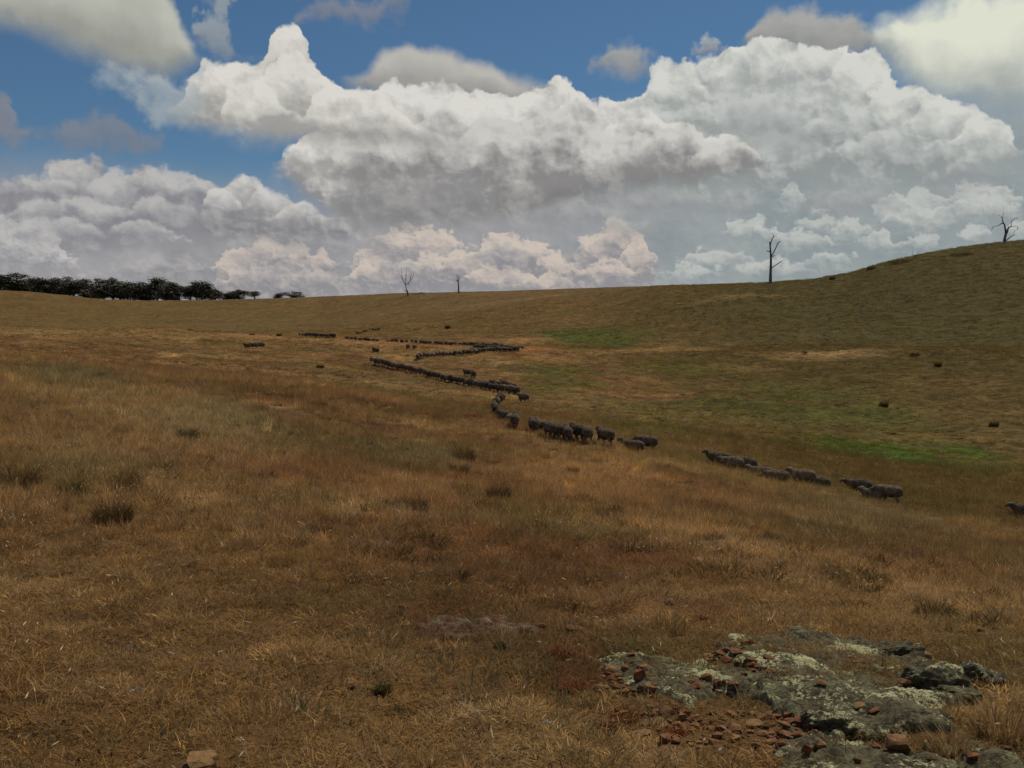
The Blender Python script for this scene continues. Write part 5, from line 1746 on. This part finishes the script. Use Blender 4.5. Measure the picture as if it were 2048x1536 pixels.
# ------------------------------------------------------------------ the belt of gum trees at the left
def gum_meshes(seed, kind):
    r = random.Random(seed)
    V, F = [], []
    tips = []
    lean = r.uniform(-0.05, 0.05)
    fork = r.uniform(0.22, 0.36)
    tube(V, F, [(0, 0, -0.02), (lean * 0.3, 0.005, fork * 0.5), (lean, 0, fork)], [0.030, 0.024, 0.020], 7)
    nl = r.randint(4, 6)
    for i in range(nl):
        a = 2 * math.pi * (i + r.random() * 0.6) / nl
        rr_ = r.uniform(0.06, 0.24) * (1.2 if kind == 'wide' else 0.85)
        zt = r.uniform(0.58, 0.90) if i else 0.93
        if i == 0:
            rr_ *= 0.3
        p0 = (lean, 0, fork * r.uniform(0.7, 1.0))
        p1 = (lean + 0.5 * rr_ * math.cos(a), 0.5 * rr_ * math.sin(a), fork + (zt - fork) * 0.5)
        p2 = (lean + rr_ * math.cos(a), rr_ * math.sin(a), zt - 0.05)
        tube(V, F, [p0, p1, p2], [0.015, 0.010, 0.005], 5)
        tips.append(p2)
        tips.append(tuple(0.45 * u + 0.55 * v for u, v in zip(p1, p2)))
        for _ in range(2):
            q = (p2[0] + r.uniform(-0.12, 0.12), p2[1] + r.uniform(-0.12, 0.12), p2[2] - r.uniform(-0.03, 0.22))
            tube(V, F, [p1, q], [0.006, 0.003], 4)
            tips.append(q)
    if kind == 'dense':
        for _ in range(7):
            a, q = r.random() * 6.28, r.uniform(0.04, 0.22)
            tips.append((q * math.cos(a), q * math.sin(a), r.uniform(0.22, 0.6)))
    tr = bpy.data.meshes.new('trunk')
    tr.from_pydata([tuple(v) for v in V], [], F)
    tr.materials.append(M_BARK)
    g = np.random.default_rng(seed)
    C, S = [], []
    nb_, wid = {'dense': (30, 0.19), 'wide': (26, 0.23), 'open': (9, 0.17)}[kind]
    for _ in range(nb_):                     # masses of leaf through the body of the crown
        zc = 0.16 + 0.66 * g.random() if kind != 'open' else 0.45 + 0.4 * g.random()
        rr_ = wid * math.sqrt(g.random()) * (0.75 + 0.5 * math.sin(math.pi * min(max((zc - 0.1) / 0.8, 0), 1)))
        a_ = g.random() * 6.283
        tips.append((rr_ * math.cos(a_), rr_ * math.sin(a_), zc))
    for t in tips:
        n = g.integers(45, 90)
        sp = g.uniform(0.04, 0.075)
        d = g.normal(size=(n, 3)) * np.array([sp, sp, sp * 0.72])
        C.append(np.array(t) + d)
        S.append(np.full(n, g.random()))
    C, S = np.concatenate(C), np.concatenate(S)
    n = len(C)
    u = g.normal(size=(n, 3))
    u /= np.linalg.norm(u, axis=1)[:, None]
    w = np.cross(u, g.normal(size=(n, 3)))
    w /= np.linalg.norm(w, axis=1)[:, None]
    sz = (0.014 + 0.016 * g.random(n))[:, None]
    Q = np.stack([C - u * sz, C + w * sz * 0.6, C + u * sz, C - w * sz * 0.6], 1).reshape(-1, 3)
    cr = np_mesh('crown', Q, np.arange(4 * n).reshape(-1, 4), M_LEAF)
    at = cr.attributes.new('shade', 'FLOAT_COLOR', 'POINT')
    c = np.repeat(0.6 * S + 0.4 * g.random(n), 4)
    at.data.foreach_set('color', np.stack([c, c, c, np.ones_like(c)], 1).astype(np.float32).ravel())
    return tr, cr


GUMS = {k_: [gum_meshes(s_ + 31 * i, k_) for i in range(4)] for k_, s_ in (('dense', 3), ('wide', 400), ('open', 900))}
TREES = [(-62, 552, 44, 'dense', 545, N), (-105, 548, 46, 'wide', 550, N), (-150, 553, 44, 'dense', 545, N), (-200, 550, 46, 'dense', 550, N),  # px, top y, width px, kind, distance, note
    (-22, 548, 44, 'dense', 545, N), (6, 548, 40, 'dense', 540, 'dark gum tree at the left edge of the picture'), (36, 543, 46, 'wide', 545, 'broad rounded gum near the left edge, tallest of the left group'), (58, 556, 30, 'dense', 560, N),
    (80, 553, 34, 'dense', 540, N), (104, 556, 32, 'open', 545, N), (128, 551, 32, 'wide', 540, 'gum with a pointed tuft above the low grassy rise'), (150, 558, 34, 'dense', 535, N), (172, 555, 34, 'dense', 548, N),
    (198, 554, 44, 'wide', 532, 'wide gum with a brownish crown left of the pointed one'), (228, 553, 30, 'dense', 540, 'gum with a thin tuft standing out of its crown'), (258, 560, 36, 'dense', 535, N), (286, 561, 34, 'dense', 540, 'dark gum left of the gap where sky shows through'),
    (316, 551, 40, 'open', 545, 'tallest gum of the row with two flat tufts above the rest'), (340, 561, 38, 'dense', 535, 'dense gum right of the tallest one'), (362, 571, 26, 'open', 550, 'thin pale crowned gum in the row'), (382, 570, 30, 'dense', 545, N),
    (406, 560, 36, 'dense', 540, 'dark gum with a spiky top towards the right of the row'), (432, 578, 22, 'dense', 550, N), (456, 585, 24, 'dense', 560, N), (480, 578, 30, 'wide', 565, 'spreading gum at the right end of the dense row'),
    (511, 581, 24, 'open', 575, 'small open gum on the skyline just right of the row'), (557, 587, 16, 'dense', 590, 'tiny gum top peeping over the skyline'), (588, 582, 30, 'wide', 585, 'last separate low spreading gum on the skyline'),
    (268, 566, 30, 'wide', 575, N), (210, 565, 34, 'dense', 580, N), (120, 566, 34, 'dense', 585, N), (330, 572, 30, 'dense', 580, N), (20, 560, 34, 'dense', 590, N), (395, 576, 26, 'wide', 575, N),
         (-10, 562, 40, 'dense', 570, N), (48, 560, 40, 'dense', 578, N), (92, 562, 36, 'dense', 570, N), (140, 563, 34, 'wide', 572, N), (186, 564, 36, 'dense', 566, N), (242, 566, 32, 'dense', 570, N), (300, 568, 34, 'dense', 566, N), (352, 574, 28, 'dense', 575, N), (420, 580, 24, 'dense', 572, N), (442, 584, 20, 'open', 575, N), (470, 588, 22, 'dense', 580, N)]
ti = 0
for i, (px, ty, wpx, kind, Y, lab) in enumerate(sorted(TREES, key=lambda t: t[0])):
    p = atY(px, Y)
    mpp = Y / FPX
    ht = EYE + (690 - ty) * mpp - p[2]
    ht = max(ht, 2.5)
    tr, cr = GUMS[kind][i % 4]
    e = empty('gum_tree', (p[0], p[1], p[2] - 0.1), rnd.uniform(0, 6.28))
    ws = wpx * mpp / 0.40
    e.scale = (ws, ws, ht)
    for nm, m in (('trunk', tr), ('crown', cr)):
        o = bpy.data.objects.new(nm, m)
        COL.objects.link(o)
        o.parent = e
    tag(e, lab or 'dark gum tree, %s from the left in the belt along the ridge' % ordinal(i), 'tree', 'gum trees along the left ridge')
